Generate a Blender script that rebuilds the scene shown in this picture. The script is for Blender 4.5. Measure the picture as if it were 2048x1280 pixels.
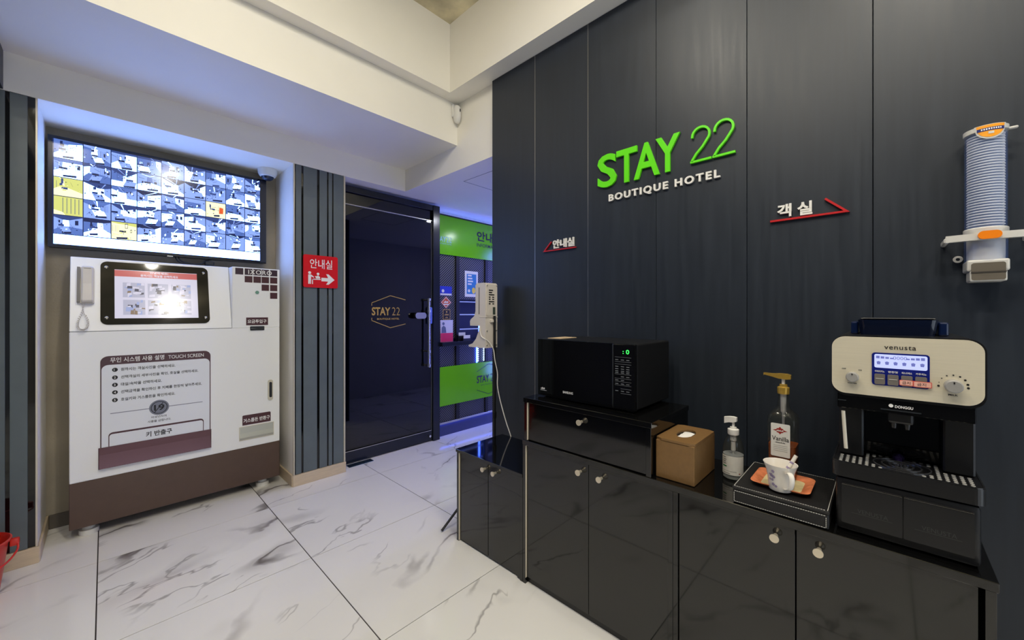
import bpy, bmesh, math, random
from mathutils import Vector, Matrix

random.seed(22)
for _o in list(bpy.data.objects):
    bpy.data.objects.remove(_o)
SC = bpy.context.scene
COL = SC.collection

# ------------------------------------------------------------------ camera
cam_d = bpy.data.cameras.new('camera')
cam = bpy.data.objects.new('camera', cam_d)
COL.objects.link(cam)
FPX = 779.53
cam_d.sensor_width = 36.0
cam_d.lens = 36.0 * FPX / 2048.0
cam_d.shift_y = (625.64 - 640.0) / 2048.0
cam_d.clip_start = 0.02
cam.location = (0, 0, 1.32)
cam.rotation_euler = (math.radians(90), 0, -0.80768)
SC.camera = cam

# ------------------------------------------------------------------ world and exposure
wd = bpy.data.worlds.new('world')
SC.world = wd
wd.use_nodes = True
wd.node_tree.nodes['Background'].inputs[0].default_value = (0.75, 0.85, 1.0, 1)
wd.node_tree.nodes['Background'].inputs[1].default_value = 2.4
SC.view_settings.view_transform = 'Standard'
SC.view_settings.look = 'None'
SC.view_settings.gamma = 1.0
SC.view_settings.use_curve_mapping = False
SC.view_settings.exposure = 0.0

LAMP_W = 14.0          # warm downlights of the lobby
SPOT_W = 6.0          # wall washers
CORR_W = 4.0           # corridor downlight
TV_GAIN = 1.0
LED_GAIN = 1.0


# ------------------------------------------------------------------ materials
MATS = {}


def srgb(r, g, b):
    f = lambda c: (c / 255.0 / 12.92) if c / 255.0 <= 0.04045 else ((c / 255.0 + 0.055) / 1.055) ** 2.4
    return (f(r), f(g), f(b), 1.0)


def mat(name, col, rough=0.5, metal=0.0, spec=0.5, emit=None, estr=0.0, alpha=1.0, noise=0.0, nscale=8.0,
        bump=0.0, bscale=60.0, stretch=(1, 1, 1), coat=0.0, trans=0.0, rvar=0.0):
    if name in MATS:
        return MATS[name]
    m = bpy.data.materials.new(name)
    m.use_nodes = True
    nt = m.node_tree
    b = nt.nodes['Principled BSDF']
    if len(col) == 3:
        col = srgb(*col)
    b.inputs['Base Color'].default_value = col
    b.inputs['Roughness'].default_value = rough
    b.inputs['Metallic'].default_value = metal
    b.inputs['Specular IOR Level'].default_value = spec
    b.inputs['Alpha'].default_value = alpha
    b.inputs['Coat Weight'].default_value = coat
    b.inputs['Transmission Weight'].default_value = trans
    if emit is not None:
        if len(emit) == 3:
            emit = srgb(*emit)
        b.inputs['Emission Color'].default_value = emit
        b.inputs['Emission Strength'].default_value = estr
    if noise or bump or rvar:
        g = nt.nodes.new('ShaderNodeNewGeometry')
        mp = nt.nodes.new('ShaderNodeMapping')
        mp.inputs['Scale'].default_value = stretch
        nt.links.new(g.outputs['Position'], mp.inputs['Vector'])
    if noise:
        n = nt.nodes.new('ShaderNodeTexNoise')
        n.inputs['Scale'].default_value = nscale
        n.inputs['Detail'].default_value = 5
        nt.links.new(mp.outputs[0], n.inputs['Vector'])
        r = nt.nodes.new('ShaderNodeMapRange')
        r.inputs['From Min'].default_value = 0.3
        r.inputs['From Max'].default_value = 0.7
        r.inputs['To Min'].default_value = 1 - noise
        r.inputs['To Max'].default_value = 1 + noise
        nt.links.new(n.outputs['Fac'], r.inputs['Value'])
        v = nt.nodes.new('ShaderNodeVectorMath')
        v.operation = 'SCALE'
        v.inputs[0].default_value = col[:3]
        nt.links.new(r.outputs[0], v.inputs['Scale'])
        nt.links.new(v.outputs[0], b.inputs['Base Color'])
    if rvar:
        n3 = nt.nodes.new('ShaderNodeTexNoise')
        n3.inputs['Scale'].default_value = nscale
        nt.links.new(mp.outputs[0], n3.inputs['Vector'])
        r3 = nt.nodes.new('ShaderNodeMapRange')
        r3.inputs['To Min'].default_value = max(0.02, rough - rvar)
        r3.inputs['To Max'].default_value = rough + rvar
        nt.links.new(n3.outputs['Fac'], r3.inputs['Value'])
        nt.links.new(r3.outputs[0], b.inputs['Roughness'])
    if bump:
        n2 = nt.nodes.new('ShaderNodeTexNoise')
        n2.inputs['Scale'].default_value = bscale
        n2.inputs['Detail'].default_value = 4
        nt.links.new(mp.outputs[0], n2.inputs['Vector'])
        bp = nt.nodes.new('ShaderNodeBump')
        bp.inputs['Strength'].default_value = bump
        bp.inputs['Distance'].default_value = 0.01
        nt.links.new(n2.outputs['Fac'], bp.inputs['Height'])
        nt.links.new(bp.outputs[0], b.inputs['Normal'])
    MATS[name] = m
    return m


def glow(name, col, strength):
    """light-emitting surface; col is linear rgb"""
    if name in MATS:
        return MATS[name]
    m = bpy.data.materials.new(name)
    m.use_nodes = True
    nt = m.node_tree
    b = nt.nodes['Principled BSDF']
    b.inputs['Base Color'].default_value = (0.01, 0.01, 0.012, 1)
    b.inputs['Roughness'].default_value = 0.14
    b.inputs['Emission Color'].default_value = (*col, 1)
    b.inputs['Emission Strength'].default_value = strength
    MATS[name] = m
    return m


def marble_mat():
    m = bpy.data.materials.new('marble')
    m.use_nodes = True
    nt = m.node_tree
    N, L = nt.nodes, nt.links
    b = N['Principled BSDF']
    b.inputs['Roughness'].default_value = 0.13
    b.inputs['Specular IOR Level'].default_value = 0.5
    oi = N.new('ShaderNodeObjectInfo')
    g = N.new('ShaderNodeNewGeometry')
    mp = N.new('ShaderNodeMapping')
    mp.inputs['Rotation'].default_value = (0, 0, math.radians(-23))
    L.new(g.outputs['Position'], mp.inputs['Vector'])
    off = N.new('ShaderNodeVectorMath'); off.operation = 'SCALE'
    off.inputs[0].default_value = (31.0, 17.0, 47.0)
    L.new(oi.outputs['Random'], off.inputs['Scale'])
    add = N.new('ShaderNodeVectorMath'); add.operation = 'ADD'
    L.new(mp.outputs[0], add.inputs[0]); L.new(off.outputs[0], add.inputs[1])
    # warp
    wn = N.new('ShaderNodeTexNoise'); wn.inputs['Scale'].default_value = 2.2; wn.inputs['Detail'].default_value = 4
    L.new(add.outputs[0], wn.inputs['Vector'])
    ws = N.new('ShaderNodeVectorMath'); ws.operation = 'SCALE'; ws.inputs['Scale'].default_value = 0.35
    L.new(wn.outputs['Color'], ws.inputs[0])
    ad2 = N.new('ShaderNodeVectorMath'); ad2.operation = 'ADD'
    L.new(add.outputs[0], ad2.inputs[0]); L.new(ws.outputs[0], ad2.inputs[1])
    st = N.new('ShaderNodeMapping'); st.inputs['Scale'].default_value = (0.36, 1.45, 1)
    L.new(ad2.outputs[0], st.inputs['Vector'])

    def vein(scale, width, detail, seed):
        n = N.new('ShaderNodeTexNoise'); n.noise_dimensions = '4D'
        n.inputs['Scale'].default_value = scale; n.inputs['Detail'].default_value = detail
        n.inputs['Roughness'].default_value = 0.5
        n.inputs['W'].default_value = seed
        L.new(st.outputs[0], n.inputs['Vector'])
        s = N.new('ShaderNodeMath'); s.operation = 'SUBTRACT'; s.inputs[1].default_value = 0.5
        L.new(n.outputs['Fac'], s.inputs[0])
        a = N.new('ShaderNodeMath'); a.operation = 'ABSOLUTE'; L.new(s.outputs[0], a.inputs[0])
        r = N.new('ShaderNodeMapRange'); r.interpolation_type = 'SMOOTHSTEP'
        r.inputs['From Min'].default_value = 0.0; r.inputs['From Max'].default_value = width
        r.inputs['To Min'].default_value = 1.0; r.inputs['To Max'].default_value = 0.0
        L.new(a.outputs[0], r.inputs['Value'])
        return r.outputs[0]

    def mask(scale, lo, hi, seed):
        n = N.new('ShaderNodeTexNoise'); n.noise_dimensions = '4D'
        n.inputs['Scale'].default_value = scale; n.inputs['W'].default_value = seed
        n.inputs['Detail'].default_value = 2
        L.new(add.outputs[0], n.inputs['Vector'])
        r = N.new('ShaderNodeMapRange'); r.interpolation_type = 'SMOOTHSTEP'
        r.inputs['From Min'].default_value = lo; r.inputs['From Max'].default_value = hi
        L.new(n.outputs['Fac'], r.inputs['Value'])
        return r.outputs[0]

    def mul(a, c):
        x = N.new('ShaderNodeMath'); x.operation = 'MULTIPLY'
        L.new(a, x.inputs[0])
        if isinstance(c, float):
            x.inputs[1].default_value = c
        else:
            L.new(c, x.inputs[1])
        return x.outputs[0]

    def mx(a, c):
        x = N.new('ShaderNodeMath'); x.operation = 'MAXIMUM'
        L.new(a, x.inputs[0]); L.new(c, x.inputs[1]); return x.outputs[0]

    v1 = mul(vein(1.1, 0.016, 3, 1.3), mask(1.6, 0.46, 0.62, 5.0))
    v1b = mul(mul(vein(1.1, 0.075, 3, 1.3), mask(1.6, 0.5, 0.68, 5.0)), 0.5)
    v2 = mul(mul(vein(2.6, 0.013, 4, 9.1), mask(2.2, 0.52, 0.64, 2.0)), 0.6)
    v3 = mul(mask(1.7, 0.52, 0.8, 12.0), 0.10)
    tot = mx(mx(v1, v1b), mx(v2, v3))
    mixc = N.new('ShaderNodeMix'); mixc.data_type = 'RGBA'
    mixc.inputs['A'].default_value = (0.83, 0.81, 0.76, 1)
    mixc.inputs['B'].default_value = (0.165, 0.145, 0.135, 1)
    L.new(tot, mixc.inputs['Factor'])
    L.new(mixc.outputs['Result'], b.inputs['Base Color'])
    MATS['marble'] = m
    return m


def concrete_mat():
    m = mat('concrete', (215, 204, 170), 0.9, noise=0.28, nscale=5.0, bump=0.5, bscale=30)
    return m


def mesh_screen_mat():
    """expanded-metal infill seen from afar: fine diagonal bars"""
    m = bpy.data.materials.new('diagonal_mesh')
    m.use_nodes = True
    nt = m.node_tree
    N, L = nt.nodes, nt.links
    b = N['Principled BSDF']
    b.inputs['Roughness'].default_value = 0.45
    b.inputs['Metallic'].default_value = 0.3
    g = N.new('ShaderNodeNewGeometry')
    mp = N.new('ShaderNodeMapping')
    mp.inputs['Rotation'].default_value = (0, math.radians(42), 0)
    L.new(g.outputs['Position'], mp.inputs['Vector'])
    w = N.new('ShaderNodeTexWave')
    w.wave_type = 'BANDS'; w.bands_direction = 'Z'
    w.inputs['Scale'].default_value = 16.0
    L.new(mp.outputs[0], w.inputs['Vector'])
    cr = N.new('ShaderNodeValToRGB')
    cr.color_ramp.elements[0].position = 0.55
    cr.color_ramp.elements[0].color = (0.004, 0.004, 0.006, 1)
    cr.color_ramp.elements[1].position = 0.7
    cr.color_ramp.elements[1].color = (0.16, 0.16, 0.17, 1)
    L.new(w.outputs['Fac'], cr.inputs[0])
    L.new(cr.outputs[0], b.inputs['Base Color'])
    MATS['mesh'] = m
    return m


MARBLE = marble_mat()
CONCRETE = concrete_mat()
MESH = mesh_screen_mat()
GROUT = mat('grout', (52, 44, 38), 0.8)
PAINT = mat('cream_paint', (244, 240, 229), 0.6, noise=0.015, nscale=3)
PLASTER = mat('grey_plaster', (196, 190, 178), 0.7, noise=0.04, nscale=4)
OLDPLASTER = mat('stained_plaster', (150, 140, 122), 0.8, noise=0.15, nscale=3, bump=0.2)
DARKPANEL = mat('dark_brushed_panel', (36, 42, 51), 0.42, spec=0.45, noise=0.12, nscale=6, stretch=(1, 9, 0.5), rvar=0.08)
SEAM = mat('panel_seam', (8, 8, 9), 0.7)
ALU = mat('aluminium', (190, 188, 182), 0.3, metal=0.9)
STEEL = mat('stainless', (214, 206, 186), 0.36, metal=0.4, bump=0.05, bscale=30, stretch=(1, 1, 30))
CHROME = mat('chrome', (225, 222, 215), 0.08, metal=1.0)
GREYSLAT = mat('grey_slat', (92, 102, 106), 0.45, noise=0.06, nscale=10)
BLACKGLOSS = mat('black_gloss', (10, 10, 11), 0.05, spec=0.6)
CABGLOSS = mat('black_gloss_laminate', (9, 9, 9), 0.06, spec=0.6, coat=0.12)
CABEDGE = mat('raw_edge', (206, 194, 172), 0.6)
BLACKMATTE = mat('black_plastic', (14, 14, 16), 0.4)
BLACKSATIN = mat('black_satin', (20, 20, 22), 0.3)
DARKGLASS = mat('dark_glass', (3, 4, 8), 0.03, spec=0.7)
DARKFRAME = mat('dark_blue_frame', (18, 24, 38), 0.22)
WOODBASE = mat('pale_wood', (205, 186, 158), 0.5, noise=0.08, nscale=12, stretch=(1, 1, 8))
KWHITE = mat('kiosk_white', (240, 241, 242), 0.28)
KBROWN = mat('kiosk_brown', (86, 66, 54), 0.3, metal=0.25, noise=0.05, nscale=20)
MAROON = mat('maroon_print', (70, 30, 36), 0.35)
MAROON2 = mat('maroon_tray', (96, 62, 60), 0.3)
PRINTBLACK = mat('black_print', (18, 16, 18), 0.5)
PRINTWHITE = mat('white_print', (236, 234, 232), 0.5)
PRINTGREY = mat('grey_print', (120, 124, 140), 0.5)
PANELGREY = mat('pale_print_field', (228, 231, 238), 0.35)
PHONE = mat('phone_plastic', (214, 208, 198), 0.35)
RED = mat('red_acrylic', (214, 22, 36), 0.25)
REDPAINT = mat('red_arrow_paint', (186, 30, 34), 0.35)
GREEN = mat('lime_letter', (98, 220, 20), 0.35, emit=(80, 210, 20), estr=0.0)
SIGNWHITE = mat('white_letter', (228, 226, 220), 0.4)
BOOTHGREEN = mat('green_acrylic', (104, 190, 8), 0.16)
BUCKET = mat('red_plastic', (196, 40, 28), 0.35)
GOLDVINYL = mat('gold_vinyl', (196, 160, 84), 0.35, metal=0.3)
BROWNLEATHER = mat('bronze_leatherette', (126, 95, 57), 0.42, noise=0.06, nscale=60, bump=0.12, bscale=500)
BLACKLEATHER = mat('black_leather', (22, 21, 22), 0.5, bump=0.15, bscale=400)
STITCH = mat('white_stitch', (210, 208, 200), 0.8)
WHITEPL = mat('white_plastic', (226, 224, 218), 0.35)
GREIGEPL = mat('greige_plastic', (214, 206, 196), 0.4)
CLEAR = mat('clear_plastic', (225, 235, 245), 0.06, alpha=0.16)
BLUECLEAR = mat('blue_clear_plastic', (110, 150, 235), 0.06, alpha=0.14)
GLASSY = mat('bottle_glass', (60, 62, 56), 0.04, spec=.8, alpha=0.30)
AMBER = mat('amber_syrup', (150, 72, 20), 0.1)
GEL = mat('clear_gel', (205, 210, 210), 0.1, alpha=0.55)
GOLDPL = mat('gold_plastic', (196, 160, 72), 0.25, metal=0.5)
LABELW = mat('label_white', (222, 220, 212), 0.5)
LABELRED = mat('label_red', (150, 32, 22), 0.5)
LABELGREEN = mat('label_green', (20, 120, 60), 0.5)
ORANGEPL = mat('orange_glaze', (216, 128, 86), 0.25, noise=0.22, nscale=40)
YELLOWGL = mat('cream_glaze', (226, 210, 160), 0.25, noise=0.08, nscale=50)
PORCELAIN = mat('porcelain', (232, 226, 216), 0.15)
FLOWER = mat('violet_flower', (150, 134, 168), 0.4)
ORANGEBTN = mat('orange_button', (240, 130, 20), 0.3)
NAVY = mat('navy_print', (30, 40, 110), 0.4)
KNOBGREY = mat('grey_knob', (150, 148, 144), 0.4)
LIPGREY = mat('pale_grey_plastic', (206, 204, 198), 0.35)
PAPERCUP = mat('paper_cup', (232, 232, 232), 0.6)
STICKPINK = mat('pink_sticker', (232, 176, 160), 0.5)
STICKRIM = mat('red_sticker_rim', (204, 90, 76), 0.5)

# ------------------------------------------------------------------ object helpers
ROOT = {}


def tag(o, label=None, cat=None, group=None, kind=None):
    if label:
        o['label'] = label
    if cat:
        o['category'] = cat
    if group:
        o['group'] = group
    if kind:
        o['kind'] = kind
    return o


def thing(name, label, cat, loc=(0, 0, 0), group=None):
    o = bpy.data.objects.new(name, None)
    o.empty_display_size = 0.05
    COL.objects.link(o)
    o.location = loc
    ROOT[o] = Vector(loc)
    return tag(o, label, cat, group)


def struct(name, bm, m, parent=None):
    return tag(obj(name, bm, m, parent), kind='structure' if parent is None else None)


def obj(name, bm, m, parent=None, smooth=False, label=None):
    """one mesh object from a bmesh in world coordinates"""
    bmesh.ops.recalc_face_normals(bm, faces=bm.faces[:])
    off = ROOT[parent] if parent is not None else Vector((0, 0, 0))
    if parent is None:
        c = Vector((0, 0, 0))
        if bm.verts:
            lo = Vector([min(v.co[i] for v in bm.verts) for i in range(3)])
            hi = Vector([max(v.co[i] for v in bm.verts) for i in range(3)])
            c = Vector(((lo.x + hi.x) / 2, (lo.y + hi.y) / 2, lo.z))
        off = c
    bmesh.ops.translate(bm, verts=bm.verts[:], vec=-off)
    me = bpy.data.meshes.new(name)
    bm.to_mesh(me)
    bm.free()
    ms = m if isinstance(m, (list, tuple)) else [m]
    for x in ms:
        me.materials.append(x)
    if smooth:
        for p in me.polygons:
            p.use_smooth = True
        try:
            me.set_sharp_from_angle(angle=math.radians(40))
        except Exception:
            pass
    o = bpy.data.objects.new(name, me)
    COL.objects.link(o)
    if parent is None:
        o.location = off
        ROOT[o] = Vector(off)
    else:
        o.parent = parent
        ROOT[o] = ROOT[parent]
    if label:
        o['label'] = label
    return o


def NB():
    return bmesh.new()


def box(x0, x1, y0, y1, z0, z1, bev=0.0, seg=2, bm=None):
    t = bmesh.new()
    if x0 > x1: x0, x1 = x1, x0
    if y0 > y1: y0, y1 = y1, y0
    if z0 > z1: z0, z1 = z1, z0
    vs = [t.verts.new((x, y, z)) for x in (x0, x1) for y in (y0, y1) for z in (z0, z1)]
    for q in ((0, 1, 3, 2), (4, 6, 7, 5), (0, 4, 5, 1), (2, 3, 7, 6), (0, 2, 6, 4), (1, 5, 7, 3)):
        t.faces.new([vs[i] for i in q])
    bmesh.ops.recalc_face_normals(t, faces=t.faces[:])
    if bev > 0:
        bmesh.ops.bevel(t, geom=t.edges[:], offset=bev, segments=seg, profile=0.5, affect='EDGES')
    if bm is None:
        return t
    join(bm, t)
    return bm


def join(bm, t):
    me = bpy.data.meshes.new('tmp')
    t.to_mesh(me)
    t.free()
    bm.from_mesh(me)
    bpy.data.meshes.remove(me)


class FR:
    """plane frame: point(a, b, c) = O + a u + b v + c n"""
    def __init__(s, O, u, v):
        s.O = Vector(O); s.u = Vector(u).normalized(); s.v = Vector(v).normalized(); s.n = s.u.cross(s.v)

    def __call__(s, a, b, c=0.0):
        return s.O + s.u * a + s.v * b + s.n * c


def prism(F, pts, c0, c1, bm=None, mi=0):
    bm = bm or bmesh.new()
    lo = [bm.verts.new(F(a, b, c0)) for a, b in pts]
    hi = [bm.verts.new(F(a, b, c1)) for a, b in pts]
    n = len(pts)
    fs = [bm.faces.new(hi), bm.faces.new(list(reversed(lo)))]
    for i in range(n):
        j = (i + 1) % n
        fs.append(bm.faces.new((lo[i], lo[j], hi[j], hi[i])))
    for f in fs:
        f.material_index = mi
    return bm


def ring(F, outer, inner, c0, c1, bm=None):
    bm = bm or bmesh.new()
    n = len(outer)
    V = [[bm.verts.new(F(a, b, c)) for a, b in P] for P, c in ((outer, c0), (outer, c1), (inner, c1), (inner, c0))]
    for i in range(n):
        j = (i + 1) % n
        for k in range(4):
            l = (k + 1) % 4
            bm.faces.new((V[k][i], V[k][j], V[l][j], V[l][i]))
    return bm


def rrect(a0, b0, a1, b1, r, seg=5):
    if not isinstance(r, (list, tuple)):
        r = (r, r, r, r)
    pts = []
    for (cx, cy, st), rr in zip((((a0), (b0), 180), ((a1), (b0), 270), ((a1), (b1), 0), ((a0), (b1), 90)), r):
        ccx = cx + rr if cx == a0 else cx - rr
        ccy = cy + rr if cy == b0 else cy - rr
        for k in range(seg + 1):
            t = math.radians(st + 90 * k / seg)
            pts.append((ccx + rr * math.cos(t), ccy + rr * math.sin(t)))
    return pts


def disc(a, b, r, n=24, ry=None):
    ry = ry or r
    return [(a + r * math.cos(2 * math.pi * i / n), b + ry * math.sin(2 * math.pi * i / n)) for i in range(n)]


def stroke(pts, w):
    """flat ribbon outline around a polyline"""
    P = [Vector((p[0], p[1])) for p in pts]
    L, R = [], []
    for i, p in enumerate(P):
        d0 = (p - P[i - 1]).normalized() if i > 0 else None
        d1 = (P[i + 1] - p).normalized() if i < len(P) - 1 else None
        d = (d0 + d1).normalized() if d0 is not None and d1 is not None else (d0 if d1 is None else d1)
        nn = Vector((-d.y, d.x))
        k = 1.0
        if d0 is not None and d1 is not None:
            k = 1 / max(0.4, nn.dot(Vector((-d0.y, d0.x))))
        L.append((p.x + nn.x * w / 2 * k, p.y + nn.y * w / 2 * k))
        R.append((p.x - nn.x * w / 2 * k, p.y - nn.y * w / 2 * k))
    return L, R


def ribbon(F, pts, w, c0, c1, bm=None):
    bm = bm or bmesh.new()
    L, R = stroke(pts, w)
    V = [[bm.verts.new(F(a, b, c)) for a, b in P] for P, c in ((L, c0), (L, c1), (R, c1), (R, c0))]
    for i in range(len(L) - 1):
        for k in range(4):
            l = (k + 1) % 4
            bm.faces.new((V[k][i], V[k][i + 1], V[l][i + 1], V[l][i]))
    bm.faces.new([V[k][0] for k in range(4)])
    bm.faces.new([V[k][-1] for k in (3, 2, 1, 0)])
    return bm


def lathe(prof, c, n=28, bm=None, axis='z', cap=True):
    """prof: (r, h) from bottom to top around centre c"""
    bm = bm or bmesh.new()
    c = Vector(c)
    rings = []
    for r, h in prof:
        row = []
        for i in range(n):
            t = 2 * math.pi * i / n
            if axis == 'z':
                p = (r * math.cos(t), r * math.sin(t), h)
            elif axis == 'x':
                p = (h, r * math.cos(t), r * math.sin(t))
            else:
                p = (r * math.cos(t), h, r * math.sin(t))
            row.append(bm.verts.new(c + Vector(p)))
        rings.append(row)
    for a, b in zip(rings[:-1], rings[1:]):
        for i in range(n):
            j = (i + 1) % n
            bm.faces.new((a[i], a[j], b[j], b[i]))
    if cap:
        if prof[0][0] > 1e-5: bm.faces.new(list(reversed(rings[0])))
        if prof[-1][0] > 1e-5: bm.faces.new(rings[-1])
    return bm


def loft(sections, bm=None, cap=True):
    bm = bm or bmesh.new()
    rows = [[bm.verts.new(p) for p in s] for s in sections]
    n = len(rows[0])
    for a, b in zip(rows[:-1], rows[1:]):
        for i in range(n):
            j = (i + 1) % n
            bm.faces.new((a[i], a[j], b[j], b[i]))
    if cap:
        bm.faces.new(list(reversed(rows[0])))
        bm.faces.new(rows[-1])
    return bm


def smooth_path(pts, k=6):
    P = [Vector(p) for p in pts]
    out = []
    for i in range(len(P) - 1):
        p0 = P[max(0, i - 1)]; p1 = P[i]; p2 = P[i + 1]; p3 = P[min(len(P) - 1, i + 2)]
        for s in range(k):
            t = s / k
            out.append(0.5 * ((2 * p1) + (-p0 + p2) * t + (2 * p0 - 5 * p1 + 4 * p2 - p3) * t * t + (-p0 + 3 * p1 - 3 * p2 + p3) * t ** 3))
    out.append(P[-1])
    return out


def tube(pts, r, n=8, bm=None, k=6):
    P = smooth_path(pts, k) if k else [Vector(p) for p in pts]
    secs = []
    up = Vector((0.31, 0.17, 0.93))
    for i, p in enumerate(P):
        d = (P[min(i + 1, len(P) - 1)] - P[max(i - 1, 0)]).normalized()
        a = d.cross(up)
        if a.length < 1e-3:
            a = d.cross(Vector((1, 0, 0)))
        a.normalize()
        b = d.cross(a)
        rr = r[i] if isinstance(r, (list, tuple)) else r
        secs.append([p + a * rr * math.cos(2 * math.pi * j / n) + b * rr * math.sin(2 * math.pi * j / n) for j in range(n)])
        up = b.cross(d) if False else up
    return loft(secs, bm)


# text -----------------------------------------------------------------
_glyph = {}


def glyph(s, bold=0.0, spacing=1.0):
    key = (s, bold, spacing)
    if key in _glyph:
        return _glyph[key]
    c = bpy.data.curves.new('t', 'FONT')
    c.body = s
    c.size = 1.0
    c.offset = bold
    c.space_character = spacing
    c.resolution_u = 3
    o = bpy.data.objects.new('t', c)
    me = o.to_mesh()
    V = [(v.co.x, v.co.y) for v in me.vertices]
    Fc = [tuple(p.vertices) for p in me.polygons]
    o.to_mesh_clear()
    bpy.data.objects.remove(o)
    bpy.data.curves.remove(c)
    _glyph[key] = (V, Fc)
    return V, Fc


def text(F, s, a0, b0, a1=None, b1=None, c0=0.0, c1=0.0008, bold=0.0, spacing=1.0, bm=None, shear=0.0, hmax=None):
    """text fitted into the rectangle a0..a1, b0..b1 of a frame; the open side follows the aspect"""
    bm = bm or bmesh.new()
    V, Fc = glyph(s, bold, spacing)
    xs = [v[0] for v in V]; ys = [v[1] for v in V]
    x0, x1, y0, y1 = min(xs), max(xs), min(ys), max(ys)
    sx = (a1 - a0) / (x1 - x0) if a1 is not None else None
    sy = (b1 - b0) / (y1 - y0) if b1 is not None else None
    if sx is None: sx = sy
    if sy is None: sy = sx
    P = [(a0 + (x - x0) * sx + (y - y0) * sy * shear, b0 + (y - y0) * sy) for x, y in V]
    if abs(c1 - c0) < 0.0015:
        vs = [bm.verts.new(F(a, b, c1)) for a, b in P]
        for f in Fc:
            try:
                bm.faces.new([vs[i] for i in f])
            except ValueError:
                pass
        return bm
    from collections import Counter
    E = Counter()
    for f in Fc:
        for i in range(len(f)):
            E[(f[i], f[(i + 1) % len(f)])] += 1
    hi = [bm.verts.new(F(a, b, c1)) for a, b in P]
    lo = [bm.verts.new(F(a, b, c0)) for a, b in P]
    for f in Fc:
        try:
            bm.faces.new([hi[i] for i in f]); bm.faces.new([lo[i] for i in reversed(f)])
        except ValueError:
            pass
    for (i, j) in E:
        if (j, i) not in E:
            try:
                bm.faces.new((lo[i], lo[j], hi[j], hi[i]))
            except ValueError:
                pass
    return bm


def quad(F, a0, b0, a1, b1, c, bm=None, mi=0):
    bm = bm or bmesh.new()
    f = bm.faces.new([bm.verts.new(F(a, b, c)) for a, b in ((a0, b0), (a1, b0), (a1, b1), (a0, b1))])
    f.material_index = mi
    return bm


def poly(F, pts, c, bm, mi=0):
    f = bm.faces.new([bm.verts.new(F(a, b, c)) for a, b in pts])
    f.material_index = mi
    return bm


def scribble(F, a0, b0, a1, b1, n, c, bm=None):
    """a row of small uneven blocks: print too small to read"""
    bm = bm or bmesh.new()
    w = (a1 - a0) / n
    for i in range(n):
        k = (.55, .9, .7, .8, .6, 1.0)[i % 6]
        quad(F, a0 + i * w, b0, a0 + (i + .78) * w, b0 + (b1 - b0) * k, c, bm)
    return bm


XR, YU, ZU = (1, 0, 0), (0, 1, 0), (0, 0, 1)


def front_y(y):            # frame of a plane facing -y: a = x, b = z
    return FR((0, y, 0), XR, ZU)


def front_x(x):            # frame of a plane facing -x: a = -y, b = z
    return FR((x, 0, 0), (0, -1, 0), ZU)


# ------------------------------------------------------------------ key dimensions (metres)
XW = 1.916                 # dark panelled wall
YEND = 2.025               # where it ends
X1, Y1 = 1.799, 2.368      # light well corner
Y2, X2 = 2.465, 1.945
Y3 = 3.24
Z1, Z2, Z3, Z4 = 2.979, 3.494, 2.654, 2.455
XL = -0.85
YB = -2.4
XE = 4.3


def lamp(name, label, x, y, z, watts, col, size=0.14, spot=None, aim=None, group='ceiling downlights', globe=0.0):
    t = thing(name, label, 'light', (x, y, z), group)
    F = FR((x, y, z), XR, (0, -1, 0))        # faces down
    obj('trim_ring', ring(F, disc(0, 0, size * .5 + .012), disc(0, 0, size * .5), -0.002, 0.008), WHITEPL, t)
    obj('lens', prism(F, disc(0, 0, size * .5), -0.004, 0.001), glow('lamp_lens', (1.0, 0.88, 0.68), 45.0), t)
    ld = bpy.data.lights.new(name, 'SPOT' if spot else 'AREA')
    ld.energy = watts
    ld.color = col
    if spot:
        ld.spot_size = math.radians(spot)
        ld.spot_blend = 0.7
        ld.shadow_soft_size = 0.04
    else:
        ld.shape = 'DISK'
        ld.size = size
    lo = bpy.data.objects.new('bulb', ld)
    COL.objects.link(lo)
    lo.parent = t
    lo.location = (0, 0, -0.02)
    if globe:  # added globe bulb brightens the beam faces; no such fixture is seen
        gd = bpy.data.lights.new(name, 'POINT')
        gd.energy = globe
        gd.color = col
        gd.shadow_soft_size = 0.05
        go = bpy.data.objects.new('fill_bulb', gd)
        COL.objects.link(go)
        go.parent = t
        go.location = (0, 0, -0.16)
        obj('globe', lathe([(.02, -.24), (.055, -.20), (.065, -.16), (.055, -.12), (.03, -.095), (.03, -.01)], (x, y, z), 20), mat('fill_globe_glass', (240, 238, 230), .2, alpha=.12), t, True)
    if aim:
        d = Vector(aim) - Vector((x, y, z - .02))
        lo.rotation_euler = d.to_track_quat('-Z', 'Y').to_euler()
    return t


# ================================================================== STRUCTURE
# floor with single tiles
fl = struct('floor', box(XL - .2, XE + .1, YB - .1, 4.0, -0.06, -0.003), GROUT)
TX, TY = 0.795, 0.775
tile_me = None
gx0, gy0 = -0.025, 3.007
G = 0.0016
for i in range(-2, 6):
    for j in range(-8, 1):
        x0 = gx0 + i * TX
        y1 = gy0 + (j + 1) * TY
        if x0 > 2.2 and y1 < 1.0:
            continue
        if tile_me is None:
            tb = box(.0024, TX - .0024, .0019, TY - .0019, -0.004, 0.0)
            tile_me = bpy.data.meshes.new('tile')
            tb.to_mesh(tile_me); tb.free()
            tile_me.materials.append(MARBLE)
        o = bpy.data.objects.new('tile', tile_me)
        COL.objects.link(o)
        o.parent = fl
        o.location = Vector((x0, y1 - TY, 0)) - fl.location

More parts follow.
